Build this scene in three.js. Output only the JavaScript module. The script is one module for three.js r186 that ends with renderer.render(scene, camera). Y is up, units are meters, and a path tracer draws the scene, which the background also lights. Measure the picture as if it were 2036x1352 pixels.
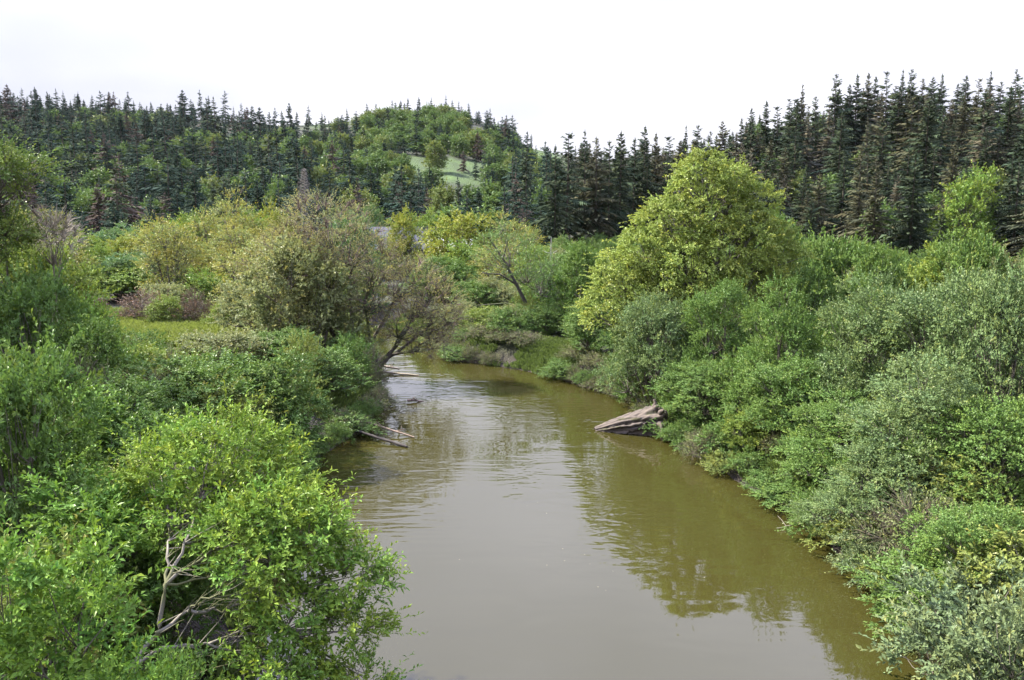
import * as THREE from 'three';
import { ImprovedNoise } from 'three/addons/math/ImprovedNoise.js';
import { mergeGeometries } from 'three/addons/utils/BufferGeometryUtils.js';

// ---------------------------------------------------------------- camera, sky, sun, exposure
const scene = new THREE.Scene();
const camera = new THREE.PerspectiveCamera(43.0, 1024 / 680, 0.1, 4000);
camera.position.set(0, 9, 0);                       // on a bridge, nine metres above the river
camera.rotation.set(THREE.MathUtils.degToRad(-8.2), 0, 0);
const renderer = new THREE.WebGLRenderer({ antialias: true });
renderer.toneMapping = THREE.LinearToneMapping;
renderer.toneMappingExposure = 4.2;
renderer.shadowMap.enabled = true;
const SUN = new THREE.Vector3(-0.64, 0.74, -0.30).normalize();
const sun = new THREE.DirectionalLight(new THREE.Color(1.0, 0.93, 0.82), 5.0);
sun.name = 'sun';
sun.position.copy(SUN).multiplyScalar(500); sun.target.position.set(0, 0, -120);
sun.position.add(sun.target.position);
sun.castShadow = true; sun.shadow.radius = 2.5; sun.shadow.mapSize.set(4096, 4096);
Object.assign(sun.shadow.camera, { left: -300, right: 300, top: 300, bottom: -300, near: 1, far: 1500 });
scene.add(sun, sun.target);
scene.fog = new THREE.FogExp2(new THREE.Color(0.86, 0.92, 1.0), 0.00002);

const perlin = new ImprovedNoise();
const n3 = (x, y, z) => perlin.noise(x + 31.7, y + 11.3, z + 5.9);
const fbm = (x, y, z = 0, o = 4) => { let s = 0, a = 0.5; for (let i = 0; i < o; i++, a *= 0.5, x *= 2.03, y *= 2.03, z *= 2.03) s += a * n3(x, y, z); return s; };
{ // a bright sheet of thin high cloud: brighter towards the zenith, a glow round the veiled sun, soft cloud texture
  const W = 1024, H = 512, d = new Float32Array(W * H * 4);
  for (let r = 0; r < H; r++) for (let c = 0; c < W; c++) {
    const el = ((r + 0.5) / H - 0.5) * Math.PI, az = ((c + 0.5) / W - 0.5) * 2 * Math.PI;
    const y = Math.sin(el), x = Math.cos(el) * Math.cos(az), z = Math.cos(el) * Math.sin(az);
    const up = Math.max(0, y), cs = Math.max(-1, Math.min(1, x * SUN.x + y * SUN.y + z * SUN.z));
    const ang = Math.acos(cs);
    const k = 1 / (up + 0.28), cl = fbm(x * k * 0.9 + 5.1, z * k * 0.9 + 1.7, 3.1, 5);
    let L = 0.222 * (1 + 3.0 * Math.pow(up, 1.4)) + 0.6 * Math.exp(-Math.pow(ang / 0.38, 2));
    L *= 1 + 0.6 * cl;
    const blue = Math.max(0, Math.min(1, 0.45 - cl * 1.6)) * 0.10 + 0.20 * up;
    const o = (r * W + c) * 4;
    d[o] = L * (1.0 - blue * 0.9); d[o + 1] = L * (1.0 - blue * 0.65); d[o + 2] = L * (1.02 + 0.50 * up); d[o + 3] = 1;
  }
  const t = new THREE.DataTexture(d, W, H, THREE.RGBAFormat, THREE.FloatType);
  t.mapping = THREE.EquirectangularReflectionMapping; t.magFilter = t.minFilter = THREE.LinearFilter; t.needsUpdate = true;
  scene.background = t; scene.environment = t;
}

// ---------------------------------------------------------------- helpers
const rng = (a) => () => { a |= 0; a = a + 0x6D2B79F5 | 0; let t = Math.imul(a ^ a >>> 15, 1 | a); t = t + Math.imul(t ^ t >>> 7, 61 | t) ^ t; return ((t ^ t >>> 14) >>> 0) / 4294967296; };
const clamp = (x, a = 0, b = 1) => Math.min(b, Math.max(a, x));
const sstep = (a, b, x) => { const t = clamp((x - a) / (b - a)); return t * t * (3 - 2 * t); };
const mix = (a, b, t) => a + (b - a) * t;
const taken = new Map();
function numbered(name) { const n = taken.get(name) ?? 0; taken.set(name, n + 1); return n ? `${name}_${String(n).padStart(3, '0')}` : name; }
function tag(o, label, category, group, kind) {
  o.userData.label = label; o.userData.category = category;
  if (group) o.userData.group = group;
  if (kind) o.userData.kind = kind;
  return o;
}
function mesh(name, g, m, parent) {
  const o = new THREE.Mesh(g, m); o.name = parent === scene ? numbered(name) : name;
  o.castShadow = o.receiveShadow = true; parent.add(o); return o;
}
class MB { // grows one geometry: positions, linear colours, triangles
  constructor(n = 4096) { this.p = new Float32Array(n * 3); this.c = new Float32Array(n * 3); this.i = new Uint32Array(n * 3); this.nv = 0; this.ni = 0; }
  v(x, y, z, c) {
    if ((this.nv + 1) * 3 > this.p.length) { let t = new Float32Array(this.p.length * 2); t.set(this.p); this.p = t; t = new Float32Array(this.c.length * 2); t.set(this.c); this.c = t; }
    const o = this.nv * 3; this.p[o] = x; this.p[o + 1] = y; this.p[o + 2] = z; this.c[o] = c[0]; this.c[o + 1] = c[1]; this.c[o + 2] = c[2];
    return this.nv++;
  }
  t(a, b, c) {
    if (this.ni + 3 > this.i.length) { const t = new Uint32Array(this.i.length * 2); t.set(this.i); this.i = t; }
    this.i[this.ni++] = a; this.i[this.ni++] = b; this.i[this.ni++] = c;
  }
  q(a, b, c, d) { this.t(a, b, c); this.t(a, c, d); }
  geom(smooth) {
    const g = new THREE.BufferGeometry();
    g.setAttribute('position', new THREE.BufferAttribute(this.p.slice(0, this.nv * 3), 3));
    g.setAttribute('color', new THREE.BufferAttribute(this.c.slice(0, this.nv * 3), 3));
    g.setIndex(new THREE.BufferAttribute(this.i.slice(0, this.ni), 1));
    if (smooth) g.computeVertexNormals();
    return g;
  }
}
const nrm = (a) => { const l = Math.hypot(a[0], a[1], a[2]) || 1; return [a[0] / l, a[1] / l, a[2] / l]; };
const cross = (a, b) => [a[1] * b[2] - a[2] * b[1], a[2] * b[0] - a[0] * b[2], a[0] * b[1] - a[1] * b[0]];
const rdir = (R) => { const z = R() * 2 - 1, t = R() * 6.2832, s = Math.sqrt(1 - z * z); return [s * Math.cos(t), z, s * Math.sin(t)]; };
function tube(m, pts, r0, r1, sides, col, rough = 0) { // tapered tube through points
  let prev = -1;
  const n = pts.length;
  for (let k = 0; k < n; k++) {
    const a = pts[Math.max(0, k - 1)], b = pts[Math.min(n - 1, k + 1)], d = nrm([b[0] - a[0], b[1] - a[1], b[2] - a[2]]);
    const s = nrm(cross(d, Math.abs(d[1]) > 0.9 ? [1, 0, 0] : [0, 1, 0])), u = cross(s, d), r = mix(r0, r1, k / (n - 1)), first = m.nv;
    for (let j = 0; j < sides; j++) {
      const t = j / sides * 6.2832, k2 = rough ? 1 + rough * (n3(k * 0.9, j * 1.7, r0 * 90) + 0.6 * n3(k * 2.3, j * 3.1, r0 * 50)) : 1, ct = Math.cos(t) * r * k2, st = Math.sin(t) * r * k2, c = typeof col === 'function' ? col(pts[k], j) : col;
      m.v(pts[k][0] + s[0] * ct + u[0] * st, pts[k][1] + s[1] * ct + u[1] * st, pts[k][2] + s[2] * ct + u[2] * st, c);
    }
    if (prev >= 0) for (let j = 0; j < sides; j++) { const j2 = (j + 1) % sides; m.q(prev + j, prev + j2, first + j2, first + j); }
    prev = first;
  }
  const tip = pts[n - 1], c = typeof col === 'function' ? col(tip, 0) : col, e = m.v(tip[0], tip[1], tip[2], c);
  for (let j = 0; j < sides; j++) m.t(prev + j, prev + (j + 1) % sides, e);
}
function bend(a, b, sag, wob, R, n = 4) { // points from a to b, bowed
  const out = [], w = [(R() - 0.5) * wob, (R() - 0.5) * wob, (R() - 0.5) * wob];
  for (let k = 0; k <= n; k++) { const t = k / n, s = Math.sin(Math.PI * t); out.push([mix(a[0], b[0], t) + w[0] * s, mix(a[1], b[1], t) + (sag + w[1]) * s, mix(a[2], b[2], t) + w[2] * s]); }
  return out;
}
// ---------------------------------------------------------------- plants
// one leaf: a folded blade of two faces
function leaf(m, p, d, n, L, W, c) {
  const s = nrm(cross(d, n)), h = W * 0.5, b = L * 0.45, f = W * 0.18;
  const a0 = m.v(p[0], p[1], p[2], c), a1 = m.v(p[0] + d[0] * b + s[0] * h + n[0] * f, p[1] + d[1] * b + s[1] * h + n[1] * f, p[2] + d[2] * b + s[2] * h + n[2] * f, c);
  const a2 = m.v(p[0] + d[0] * L, p[1] + d[1] * L - L * 0.12, p[2] + d[2] * L, c), a3 = m.v(p[0] + d[0] * b - s[0] * h + n[0] * f, p[1] + d[1] * b - s[1] * h + n[1] * f, p[2] + d[2] * b - s[2] * h + n[2] * f, c);
  m.t(a0, a1, a2); m.t(a0, a2, a3);
}
const BARK = [[0.15, 0.125, 0.095], [0.20, 0.18, 0.15], [0.10, 0.085, 0.06]];
const MOSS = [0.10, 0.12, 0.035];
function barkColor(R, pale) { return (p) => { const m = fbm(p[0] * 1.3, p[1] * 1.3, p[2] * 1.3, 2); const b = BARK[(R() * 3) | 0], k = pale * (0.8 + 0.4 * R()); return m > 0.12 ? MOSS : [b[0] * k, b[1] * k, b[2] * k]; }; }
/* A broadleaf plant. blobs: [cx,cy,cz, rx,ry,rz, clumps]; every clump carries sprigs, every sprig leaves. */
function plant(o) {
  const R = rng(o.seed), leaves = new MB(60000), wood = new MB(6000), bark = barkColor(R, o.pale ?? 1);
  const { sprigs, perSprig, sprigLen, L, W, clumpR } = o, up = o.up ?? 0.35, hue = o.hue ?? 0.14;
  const bases = o.bases ?? [[0, -0.25, 0]], stemR = o.stemR ?? 0.09;
  o.blobs.forEach((B, bi) => {
    const [cx, cy, cz, rx, ry, rz, n] = B, base = bases[bi % bases.length];
    const node = o.nodes?.[bi] ?? [mix(base[0], cx, 0.75) + (R() - 0.5) * rx * 0.3, mix(base[1], cy - ry * 0.35, 0.85), mix(base[2], cz, 0.75) + (R() - 0.5) * rz * 0.3];
    if (!o.noStem) tube(wood, bend(base, node, 0, o.wob ?? 0.5, R, 5), stemR * (0.8 + 0.4 * R()), stemR * 0.55, 6, bark);
    const ph = R() * 10;
    for (let k = 0; k < n; k++) {
      // spread over the blob's surface, more of them on the outside
      const y = 1 - (k + 0.5) / n * (o.under ?? 1.6), a = k * 2.399963 + ph + R() * 0.5, s = Math.sqrt(Math.max(0, 1 - y * y));
      const dv = [s * Math.cos(a), y, s * Math.sin(a)];
      const lob = 1 + 0.34 * n3(dv[0] * 1.9 + o.seed, dv[1] * 1.9 + bi, dv[2] * 1.9) + 0.15 * (R() - 0.5);
      const f = (R() < (o.inner ?? 0.22) ? 0.4 + 0.3 * R() : 0.74 + 0.42 * R()) * lob;
      const c = [cx + dv[0] * rx * f, cy + dv[1] * ry * f, cz + dv[2] * rz * f];
      let buried = false;
      for (let b2 = 0; b2 < o.blobs.length; b2++) if (b2 !== bi) { const Q = o.blobs[b2], e = ((c[0] - Q[0]) / Q[3]) ** 2 + ((c[1] - Q[1]) / Q[4]) ** 2 + ((c[2] - Q[2]) / Q[5]) ** 2; if (e < 0.4) buried = true; }
      if (buried || c[1] < (o.minY ?? 0.1)) continue;
      const out = nrm([dv[0] / rx, dv[1] / ry + 0.15, dv[2] / rz]);
      tube(wood, bend(node, c, -0.1 * ry, 0.35 * rx, R, 3), stemR * (0.18 + 0.16 * R()), 0.006 * (o.fat ?? 1), 4, bark);
      const cr = clumpR * (0.55 + 0.75 * R()), hueC = (R() - 0.5) * hue, lum = 0.9 + 0.2 * R();
      for (let q = 0; q < (o.twigs ?? 0); q++) { // bare fine twigs
        const d = nrm([out[0] * 0.9 + (R() - 0.5) * 1.7, out[1] * 0.9 + (R() - 0.3) * 1.5, out[2] * 0.9 + (R() - 0.5) * 1.7]), l = cr * (0.8 + 0.9 * R());
        const e = [c[0] + d[0] * l, c[1] + d[1] * l, c[2] + d[2] * l];
        tube(wood, [c, [mix(c[0], e[0], 0.5) + (R() - 0.5) * 0.1, mix(c[1], e[1], 0.5) + 0.05, mix(c[2], e[2], 0.5) + (R() - 0.5) * 0.1], e], o.twigR ?? 0.012, 0.003, 3, o.twigCol ?? BARK[0]);
      }
      const ns = Math.round(sprigs * (0.6 + 0.8 * R()));
      for (let q = 0; q < ns; q++) {
        const j = rdir(R), jr = cr * (R() < 0.25 ? 0.6 * R() : 0.72 + 0.28 * R());
        if (j[0] * out[0] + j[1] * (out[1] + 0.4) + j[2] * out[2] < -0.25) { j[0] = -j[0]; j[1] = Math.abs(j[1]); j[2] = -j[2]; }
        const p = [c[0] + j[0] * jr, c[1] + j[1] * jr * 0.8, c[2] + j[2] * jr];
        const d = nrm([out[0] * 0.7 + j[0] * 0.75, out[1] * 0.7 + j[1] * 0.6 + up, out[2] * 0.7 + j[2] * 0.75]); let len = sprigLen * (0.6 + 0.8 * R());
        const long = q < (o.shoots ?? 3), nl = long ? Math.round(perSprig * 1.7) : perSprig; if (long) len *= 2.3;   // a few long shoots break the outline
        const yo = R() < (long ? 0.3 : 0.06) ? 0.28 : 0;   // young shoots are yellower
        for (let l = 0; l < nl; l++) {
          const t = (l + 0.6) / nl, g = l * 2.4 + q, rr = rdir(R);
          const ld = nrm([d[0] * 0.75 + rr[0] * 0.85, d[1] * 0.75 + rr[1] * 0.7 + (o.lift ?? 0.05), d[2] * 0.75 + rr[2] * 0.85]);
          const nn = nrm([rr[2] * 0.5 + out[0] * 0.35 + j[0] * 0.35, 0.7 + rr[0] * 0.45 + j[1] * 0.2, -rr[1] * 0.5 + out[2] * 0.35 + j[2] * 0.35]);
          const sc = 0.7 + 0.6 * R(), h = hueC + (R() - 0.5) * hue * 0.7 + yo * t, v = lum * (0.87 + 0.26 * R());
          const pp = [p[0] + d[0] * len * t, p[1] + d[1] * len * t - len * t * t * (o.droop ?? 0.15), p[2] + d[2] * len * t];
          leaf(leaves, pp, ld, nn, L * sc, W * sc, [v * (1 + h * 1.1), v * (1 + h * 0.25), v * (1 - h * 0.8)]);
        }
      }
    }
  });
  return { crown: leaves.geom(), wood: wood.geom(true) };
}
function lumps(seed, R0, H, n, clumps, low = 0.3) { // a crown made of many uneven lobes
  const R = rng(seed), out = [], a0 = R() * 6.28;
  out.push([0, H * (low + (1 - low) * 0.40), 0, R0 * 0.55, H * (1 - low) * 0.42, R0 * 0.55, Math.round(clumps * 0.16)]);
  for (let k = 0; k < n; k++) {
    const t = (k + 0.5) / n, a = a0 + k * 2.399963 + (R() - 0.5) * 1.1, r = R0 * (0.18 + 0.30 * R() * R() + 0.06 * R()), y = H * (low + (1 - low) * clamp(0.14 + 0.66 * t + 0.24 * (R() - 0.5), 0.08, 0.9));
    const d = (R0 - r * 0.8) * Math.sqrt(Math.max(0.02, 1 - Math.pow(t * 0.96, 1.8))) * (0.68 + 0.5 * R());
    out.push([Math.cos(a) * d, y, Math.sin(a) * d, r, Math.min(r * (0.7 + 0.5 * R()), H * 0.2), r, Math.round(clumps * 0.84 / n * (0.55 + 0.9 * r / (0.31 * R0) * 0.5))]);
  }
  return out;
}
function conifer(o) {
  const R = rng(o.seed), lv = new MB(8000), wd = new MB(600), { H, R: rad } = o;
  const leanX = (R() - 0.5) * 0.05 * H;
  tube(wd, [[0, -0.6, 0], [leanX * 0.3, H * 0.35, 0], [leanX * 0.7, H * 0.7, 0], [leanX, H * 0.995, 0]], H * 0.013, 0.03, 5, BARK[2]);
  const nw = o.whorls;
  for (let w = 0; w < nw; w++) {
    const t = o.bare + (0.985 - o.bare) * Math.pow((w + 0.9 * R()) / nw, 0.92), y0 = H * t;
    const prof = Math.pow(1 - t, o.pow ?? 0.85) * (0.75 + 0.25 * Math.sin(w * 1.7 + o.seed)) * sstep(o.bare - 0.08, o.bare + 0.16, t) + 0.022;
    const nb = Math.max(3, Math.round(o.per * (0.8 + 0.4 * R()) * (t > 0.85 ? 0.9 : 1))), a0 = R() * 6.28;
    for (let b = 0; b < nb; b++) {
      const y = Math.min(H * 0.985, y0 + (R() - 0.5) * 1.5 * H / nw), a = a0 + b / nb * 6.2832 + (R() - 0.5) * 0.9, len = rad * prof * (0.5 + 0.7 * R()) * (1 + 0.28 * Math.sin(a * 2 + o.seed + w * 0.35)), ca = Math.cos(a), sa = Math.sin(a);
      const pitch = mix(-0.22, 0.55, Math.pow(t, 1.6)) + (R() - 0.5) * 0.25, droop = mix(0.28, 0.0, t) * (0.6 + 0.8 * R());
      if (R() < (o.ragged ?? 0.1)) continue;
      const bx = leanX * t, tone = 0.75 + 0.5 * R(), hh = (R() - 0.5) * 0.25, ns = Math.max(2, Math.round(o.seg * Math.sqrt(len / rad) + 1));
      const at = (s) => [bx + ca * len * s, y + len * (s * Math.tan(pitch) - droop * s * s), sa * len * s];
      for (let s = 0; s < ns; s++) {
        const s0 = 0.12 + 0.88 * s / ns, p = at(s0), tw = (len * (o.spray ?? 0.3) * (1 - s0 * 0.6) + 0.12) * (0.6 + 0.8 * R());
        for (const side of [-1, 1]) { // a spray to either side, hanging a little
          const f = 0.75 + 0.3 * R(), dx = ca * f - sa * side * 0.75, dz = sa * f + ca * side * 0.75, hang = 0.1 + 0.95 * R(), wv = tw * 0.22 + 0.04;
          const c = [tone * (1 + hh), tone, tone * (1 - hh)], i0 = lv.v(p[0] - ca * wv, p[1], p[2] - sa * wv, c), i1 = lv.v(p[0] + ca * wv, p[1] + 0.05 * tw, p[2] + sa * wv, c);
          const i2 = lv.v(p[0] + dx * tw, p[1] - hang * tw, p[2] + dz * tw, c), i3 = lv.v(p[0] + dx * tw * 0.5 - ca * wv * 0.6, p[1] - 0.5 * tw * hang - wv * 0.8, p[2] + dz * tw * 0.5 - sa * wv * 0.6, c);
          lv.t(i0, i1, i2); lv.t(i0, i2, i3);
        }
      }
      const e = at(1.0), e2 = at(1.22), c = [tone, tone, tone], k = 0.06 * len + 0.05;
      lv.t(lv.v(e[0] - sa * k, e[1], e[2] + ca * k, c), lv.v(e[0] + sa * k, e[1], e[2] - ca * k, c), lv.v(e2[0], e2[1], e2[2], c));
    }
  }
  const top = [leanX, H, 0], c = [0.9, 0.9, 0.9];
  for (let k = 0; k < 4; k++) { const a = k * 1.57; lv.t(lv.v(top[0] + Math.cos(a) * 0.14, H * 0.955, Math.sin(a) * 0.14, c), lv.v(top[0] + Math.cos(a + 1.57) * 0.14, H * 0.955, Math.sin(a + 1.57) * 0.14, c), lv.v(top[0], H + 0.25, 0, c)); }
  return { crown: lv.geom(), wood: wd.geom(true) };
}
const leafMat = (r, g, b, tr = 0.30, coat = 0.22) => new THREE.MeshPhysicalMaterial({ color: new THREE.Color().setRGB(r * 0.82, g * 0.86, b * 0.76), vertexColors: true, flatShading: true, side: THREE.DoubleSide, roughness: 0.92, transmission: tr, thickness: 0, specularIntensity: 0.2, clearcoat: coat, clearcoatRoughness: 0.36 });
const needleMat = (r, g, b) => new THREE.MeshPhysicalMaterial({ color: new THREE.Color().setRGB(r, g, b), vertexColors: true, flatShading: true, side: THREE.DoubleSide, roughness: 0.9, specularIntensity: 0.15 });
const woodMat = (k, name) => new THREE.MeshStandardMaterial({ color: new THREE.Color().setRGB(k, k, k), vertexColors: true, roughness: 0.95 });
const WOOD = woodMat(0.66);
const LAYOUT = [ // kind, x, z, height of the top, width, label, group
  ["sap0", -6.11, -10.5, 5.11, 2.68, "bright leafy willow filling the bottom left corner", "willows crowding the left bank"],
  ["mid1", -10.13, -17, 6.66, 3.33, "sunlit willow cut by the left edge, below the tall overhanging tree", "willows crowding the left bank"],
  ["sap1", -7.46, -15.0, 4.66, 3.03, "shaded willow below the bright dome, with black gaps under it", "willows crowding the left bank"],
  ["sap1", -4.34, -10.2, 3.87, 1.82, "low bright willow at the bottom edge under the bare limbs", "willows crowding the left bank"],
  ["bush0", -3.47, -12.2, 2.54, 1.45, "small leafy willow at the bottom edge where water shows through", "willows crowding the left bank"],
  ["sap0", -10.62, -18.5, 4.05, 3.52, "leafy willow behind the bottom left corner tree", "willows crowding the left bank"],
  ["sap1", -11.82, -22, 4.99, 3.66, "upright willow beside the sunlit one at the left edge", "willows crowding the left bank"],
  ["mid0", -11.14, -24, 4.33, 4.28, "mid green willow left of the bright dome on the left bank", "willows crowding the left bank"],
  ["mid1", -10.57, -29, 4.41, 5.52, "broad green willow right behind the bright dome", "willows crowding the left bank"],
  ["mid2", -8.78, -30.5, 4.17, 4.35, "deep green willow close to the left bank edge, right of the dome", "willows crowding the left bank"],
  ["mid0", -8.37, -37.5, 2.79, 4.24, "shaded willow overhanging the water left of the driftwood", "willows crowding the left bank"],
  ["midY2", -14.8, -35, 3.83, 4.16, "pale green willow in front of the small field", "willows crowding the left bank"],
  ["midG1", -13.35, -40, 3.85, 4.76, "round willow between the field and the river", "willows crowding the left bank"],
  ["mid0", -15.43, -31, 5.19, 4.05, "leafy willow in front of the left end of the brown hedge", "willows crowding the left bank"],
  ["mid2", -18.82, -36, 6.69, 4.07, "green willow with dark stems before the yellow-green one at left", "willows crowding the left bank"],
  ["midY1", -22.16, -40, 8.24, 6.18, "yellow-green willow at the left edge under the bare pale twigs", "willows crowding the left bank"],
  ["mid1", -11.03, -41, 3.72, 4.14, "low willow in front of the grey-green one", "willows crowding the left bank"],
  ["midG0", -11.27, -46, 7.59, 6.84, "grey-green willow left of the budding leaning tree", "willows crowding the left bank"],
  ["midG2", -15.06, -52, 5.97, 5.87, "pale grey-green willow beyond the field edge", "willows crowding the left bank"],
  ["ash1", -19.75, -70, 7.95, 7.07, "hazy thin-leaved grey tree left of the budding leaning tree", "trees on the river flat"],
  ["bush0", -6.87, -27.5, 2.15, 1.96, "low bush on the lip of the left bank", "low bushes on the left bank"],
  ["bush1", -6.44, -34.5, 1.04, 2.26, "small bush over the driftwood sticks", "low bushes on the left bank"],
  ["mid1", -15.66, -27, 7.58, 4.01, "green willow below the thin trunks at the left edge", "willows crowding the left bank"],
  ["ash0", -29.17, -74, 8.73, 6.6, "open tree with dark forked limbs beyond the brown hedge", "trees on the river flat"],
  ["tree0", -34.61, -92, 9.72, 7.11, "light green round tree behind the dark forked tree", "trees on the river flat"],
  ["ash1", -29.22, -88, 11.54, 7.85, "tall budding tree with yellowish buds, highest of the left flat", "trees on the river flat"],
  ["tree1", -28.89, -95, 9.91, 6.21, "fresh green tree right of the tall budding one", "trees on the river flat"],
  ["treeY2", -29.4, -108, 10.64, 5.14, "bright yellow-green ball-shaped tree before the dark conifers", "trees on the river flat"],
  ["ash0", -24.68, -78, 8.5, 6.49, "budding tree with upright stems over the green bush", "trees on the river flat"],
  ["ash1", -28.38, -80, 7.11, 5.71, "thin tree between the forked tree and the green bush", "trees on the river flat"],
  ["tree2", -48.32, -98, 7.53, 5.53, "green pointed tree before the dark conifers at left", "trees on the river flat"],
  ["tree0", -42.2, -88, 6.51, 3.66, "low round tree beside the green pointed one", "trees on the river flat"],
  ["treeB1", -36.34, -80, 5.82, 5.23, "blue-green tree beyond the left end of the brown hedge", "trees on the river flat"],
  ["treeB0", -36.18, -84, 6.05, 4.99, "blue-green tree left of the forked tree", "trees on the river flat"],
  ["tree1", -23.94, -70, 5.0, 4.99, "rounded vivid green bush behind the brown hedge", "trees on the river flat"],
  ["midG1", -27.28, -68, 3.85, 4.45, "olive shrub on the brown hedge line", "hedge shrubs behind the field"],
  ["midG0", -19.11, -62, 3.76, 4.42, "olive shrub at the right end of the brown hedge", "hedge shrubs behind the field"],
  ["midY0", -24.13, -60, 3.4, 3.21, "pale yellowish shrub between the two brown bramble heaps", "hedge shrubs behind the field"],
  ["midY2", -18.76, -57, 3.61, 3.05, "pale shrub right of the dark brown bramble heap", "hedge shrubs behind the field"],
  ["treeY1", -14.06, -112, 10.32, 4.99, "orange-tinged fresh tree left of the grey roof", "trees on the river flat"],
  ["tree2", -11.42, -118, 10.12, 6.66, "fresh green tree above the grey roof", "trees on the river flat"],
  ["treeB0", -19.63, -125, 11.19, 3.72, "small blue-green tree left of the orange-tinged one", "trees on the river flat"],
  ["treeY0", -6.51, -100, 10.07, 8.32, "wide yellow-green tree right of the grey roof", "trees on the river flat"],
  ["tree1", -4.28, -84, 7.01, 5.49, "green tree with bare stems under the white shed", "trees on the river flat"],
  ["ash1", 0.4, -98, 9.21, 8.16, "pale sage budding tree before the dark conifer clump", "trees on the river flat"],
  ["ash0", -1.3, -80, 6.65, 6.18, "thin light tree left of the white dead snag", "trees on the river flat"],
  ["tree0", 1.85, -76, 6.77, 4.52, "soft green tree before the white dead snag", "trees on the river flat"],
  ["mid1", -2.81, -66, 4.19, 4.32, "light green shrub at the river bend behind the olive one", "shrubs at the river bend"],
  ["midG2", -4.07, -61.5, 2.9, 4.02, "olive shrub at the tip of the river bend", "shrubs at the river bend"],
  ["midY1", -1.77, -57, 2.0, 3.73, "yellowish shrub above the muddy cut bank", "shrubs at the river bend"],
  ["mid2", 2.6, -62, 5.39, 4.79, "soft green willow behind the leaning dark trunk", "shrubs at the river bend"],
  ["mid1", 3.12, -58, 3.25, 4.48, "leafy shrub right of the leaning dark trunk", "shrubs at the river bend"],
  ["mid0", 1.86, -55.5, 1.53, 3.63, "shaded shrub over the bright grass patch", "shrubs at the river bend"],
  ["mid0", 4.61, -56, 7.03, 4.33, "soft green tree left of the yellow maple", "shrubs at the river bend"],
  ["midG0", -0.26, -56, 1.96, 3.0, "olive brush on the far bank above the mud", "shrubs at the river bend"],
  ["mid0", 4.5, -49, 4.14, 3.79, "pale willow at the foot of the yellow maple, far left", "willows on the right bank"],
  ["willowG0", 6.55, -38.5, 6.2, 4.81, "rounded grey-green willow in front of the yellow maple", "willows on the right bank"],
  ["willow1", 8.97, -36.5, 6.55, 3.91, "grey-green willow under the shaded side of the maple", "willows on the right bank"],
  ["mid2", 6.07, -41, 3.72, 3.41, "fresh green willow above the brown bank brush", "willows on the right bank"],
  ["willow2", 9.96, -31.5, 6.43, 3.93, "tall pale willow right of the maple, twigs showing on top", "willows on the right bank"],
  ["mid2", 13.88, -47, 8.97, 4.75, "green tree in the shade right of the maple", "trees on the right bank"],
  ["mid1", 18.27, -50, 8.25, 5.05, "rounded green tree before the right hill firs, left one", "trees on the right bank"],
  ["mid0", 19.39, -46, 7.25, 4.1, "rounded green tree before the right hill firs, right one", "trees on the right bank"],
  ["midY2", 23.16, -48, 7.17, 5.42, "yellow-green strip of brush below the right hill", "trees on the right bank"],
  ["mid0", 24.41, -46, 7.91, 4.1, "yellowish small tree at right below the hill", "trees on the right bank"],
  ["mid0", 14.37, -41, 6.37, 3.66, "shaded tree filling the hollow right of the maple", "trees on the right bank"],
  ["mid2", 14.34, -35, 6.14, 3.12, "yellowish green willow beyond the dark hollow", "willows on the right bank"],
  ["willow0", 8.07, -34, 3.31, 4.24, "rich green willow above the stranded stump", "willows on the right bank"],
  ["mid0", 7.32, -35, 1.56, 2.29, "small green willow right behind the stranded stump", "willows on the right bank"],
  ["willow1", 9.78, -29.5, 4.33, 4.03, "rich green willow right of the one above the stump", "willows on the right bank"],
  ["midY1", 8.61, -30, 2.17, 2.32, "bright yellow-green bush at the water edge right of the stump", "willows on the right bank"],
  ["willowG2", 12.21, -29, 6.72, 4.65, "grey-green willow behind the bright water-edge bushes", "willows on the right bank"],
  ["willowG1", 13.84, -27, 7.58, 5.14, "large grey-green willow with bare pale limbs at right", "willows on the right bank"],
  ["willowG0", 14.2, -24, 8.43, 4.71, "grey-green willow rising at the right edge, tallest of them", "willows on the right bank"],
  ["willow2", 10.04, -25.5, 3.58, 3.94, "broad green willow hanging over the river, mid right", "willows on the right bank"],
  ["willowG2", 11.31, -23, 5.08, 4.37, "wide grey-green willow in the middle of the right thicket", "willows on the right bank"],
  ["willow0", 12.35, -21, 4.92, 4.12, "green willow at the right edge above the dark gap", "willows on the right bank"],
  ["willowG1", 9.68, -22, 2.57, 3.53, "grey-green willow drooping to the water with reddish twigs", "willows on the right bank"],
  ["willow1", 9.7, -17, 3.08, 3.03, "vivid green willow at the right edge below the dark gap", "willows on the right bank"],
  ["bushO0", 8.11, -15, 2.53, 3.39, "pale olive willow with catkins in the bottom right corner", "willows on the right bank"],
  ["bushO1", 8.48, -13.5, 2.83, 2.41, "pale olive willow cut by the right edge at the bottom", "willows on the right bank"],
  ["bushO1", 8.88, -20.5, 1.21, 1.83, "olive brush trailing in the water at mid right", "willows on the right bank"],
  ["bram1", 0.68, -52.5, 0.53, 2.81, "dry brush hanging over the mud left of the grass patch", "brown brush along the banks"],
  ["bram0", -2.04, -55, 0.62, 2.62, "tangled dry brush on the outer bank of the bend", "brown brush along the banks"],
  ["bush1", -2.93, -56.5, 0.72, 2.35, "small green bush on the outer bank of the bend", "low bushes at the bend"],
  ["bush0", 2.88, -47.8, 0.57, 1.99, "small green bush at the right end of the grass patch", "low bushes at the bend"],
  ["bram0", 4.46, -46.5, 0.66, 2.21, "tan dry sedge brush at the waterline below the pale willow", "brown brush along the banks"],
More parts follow.
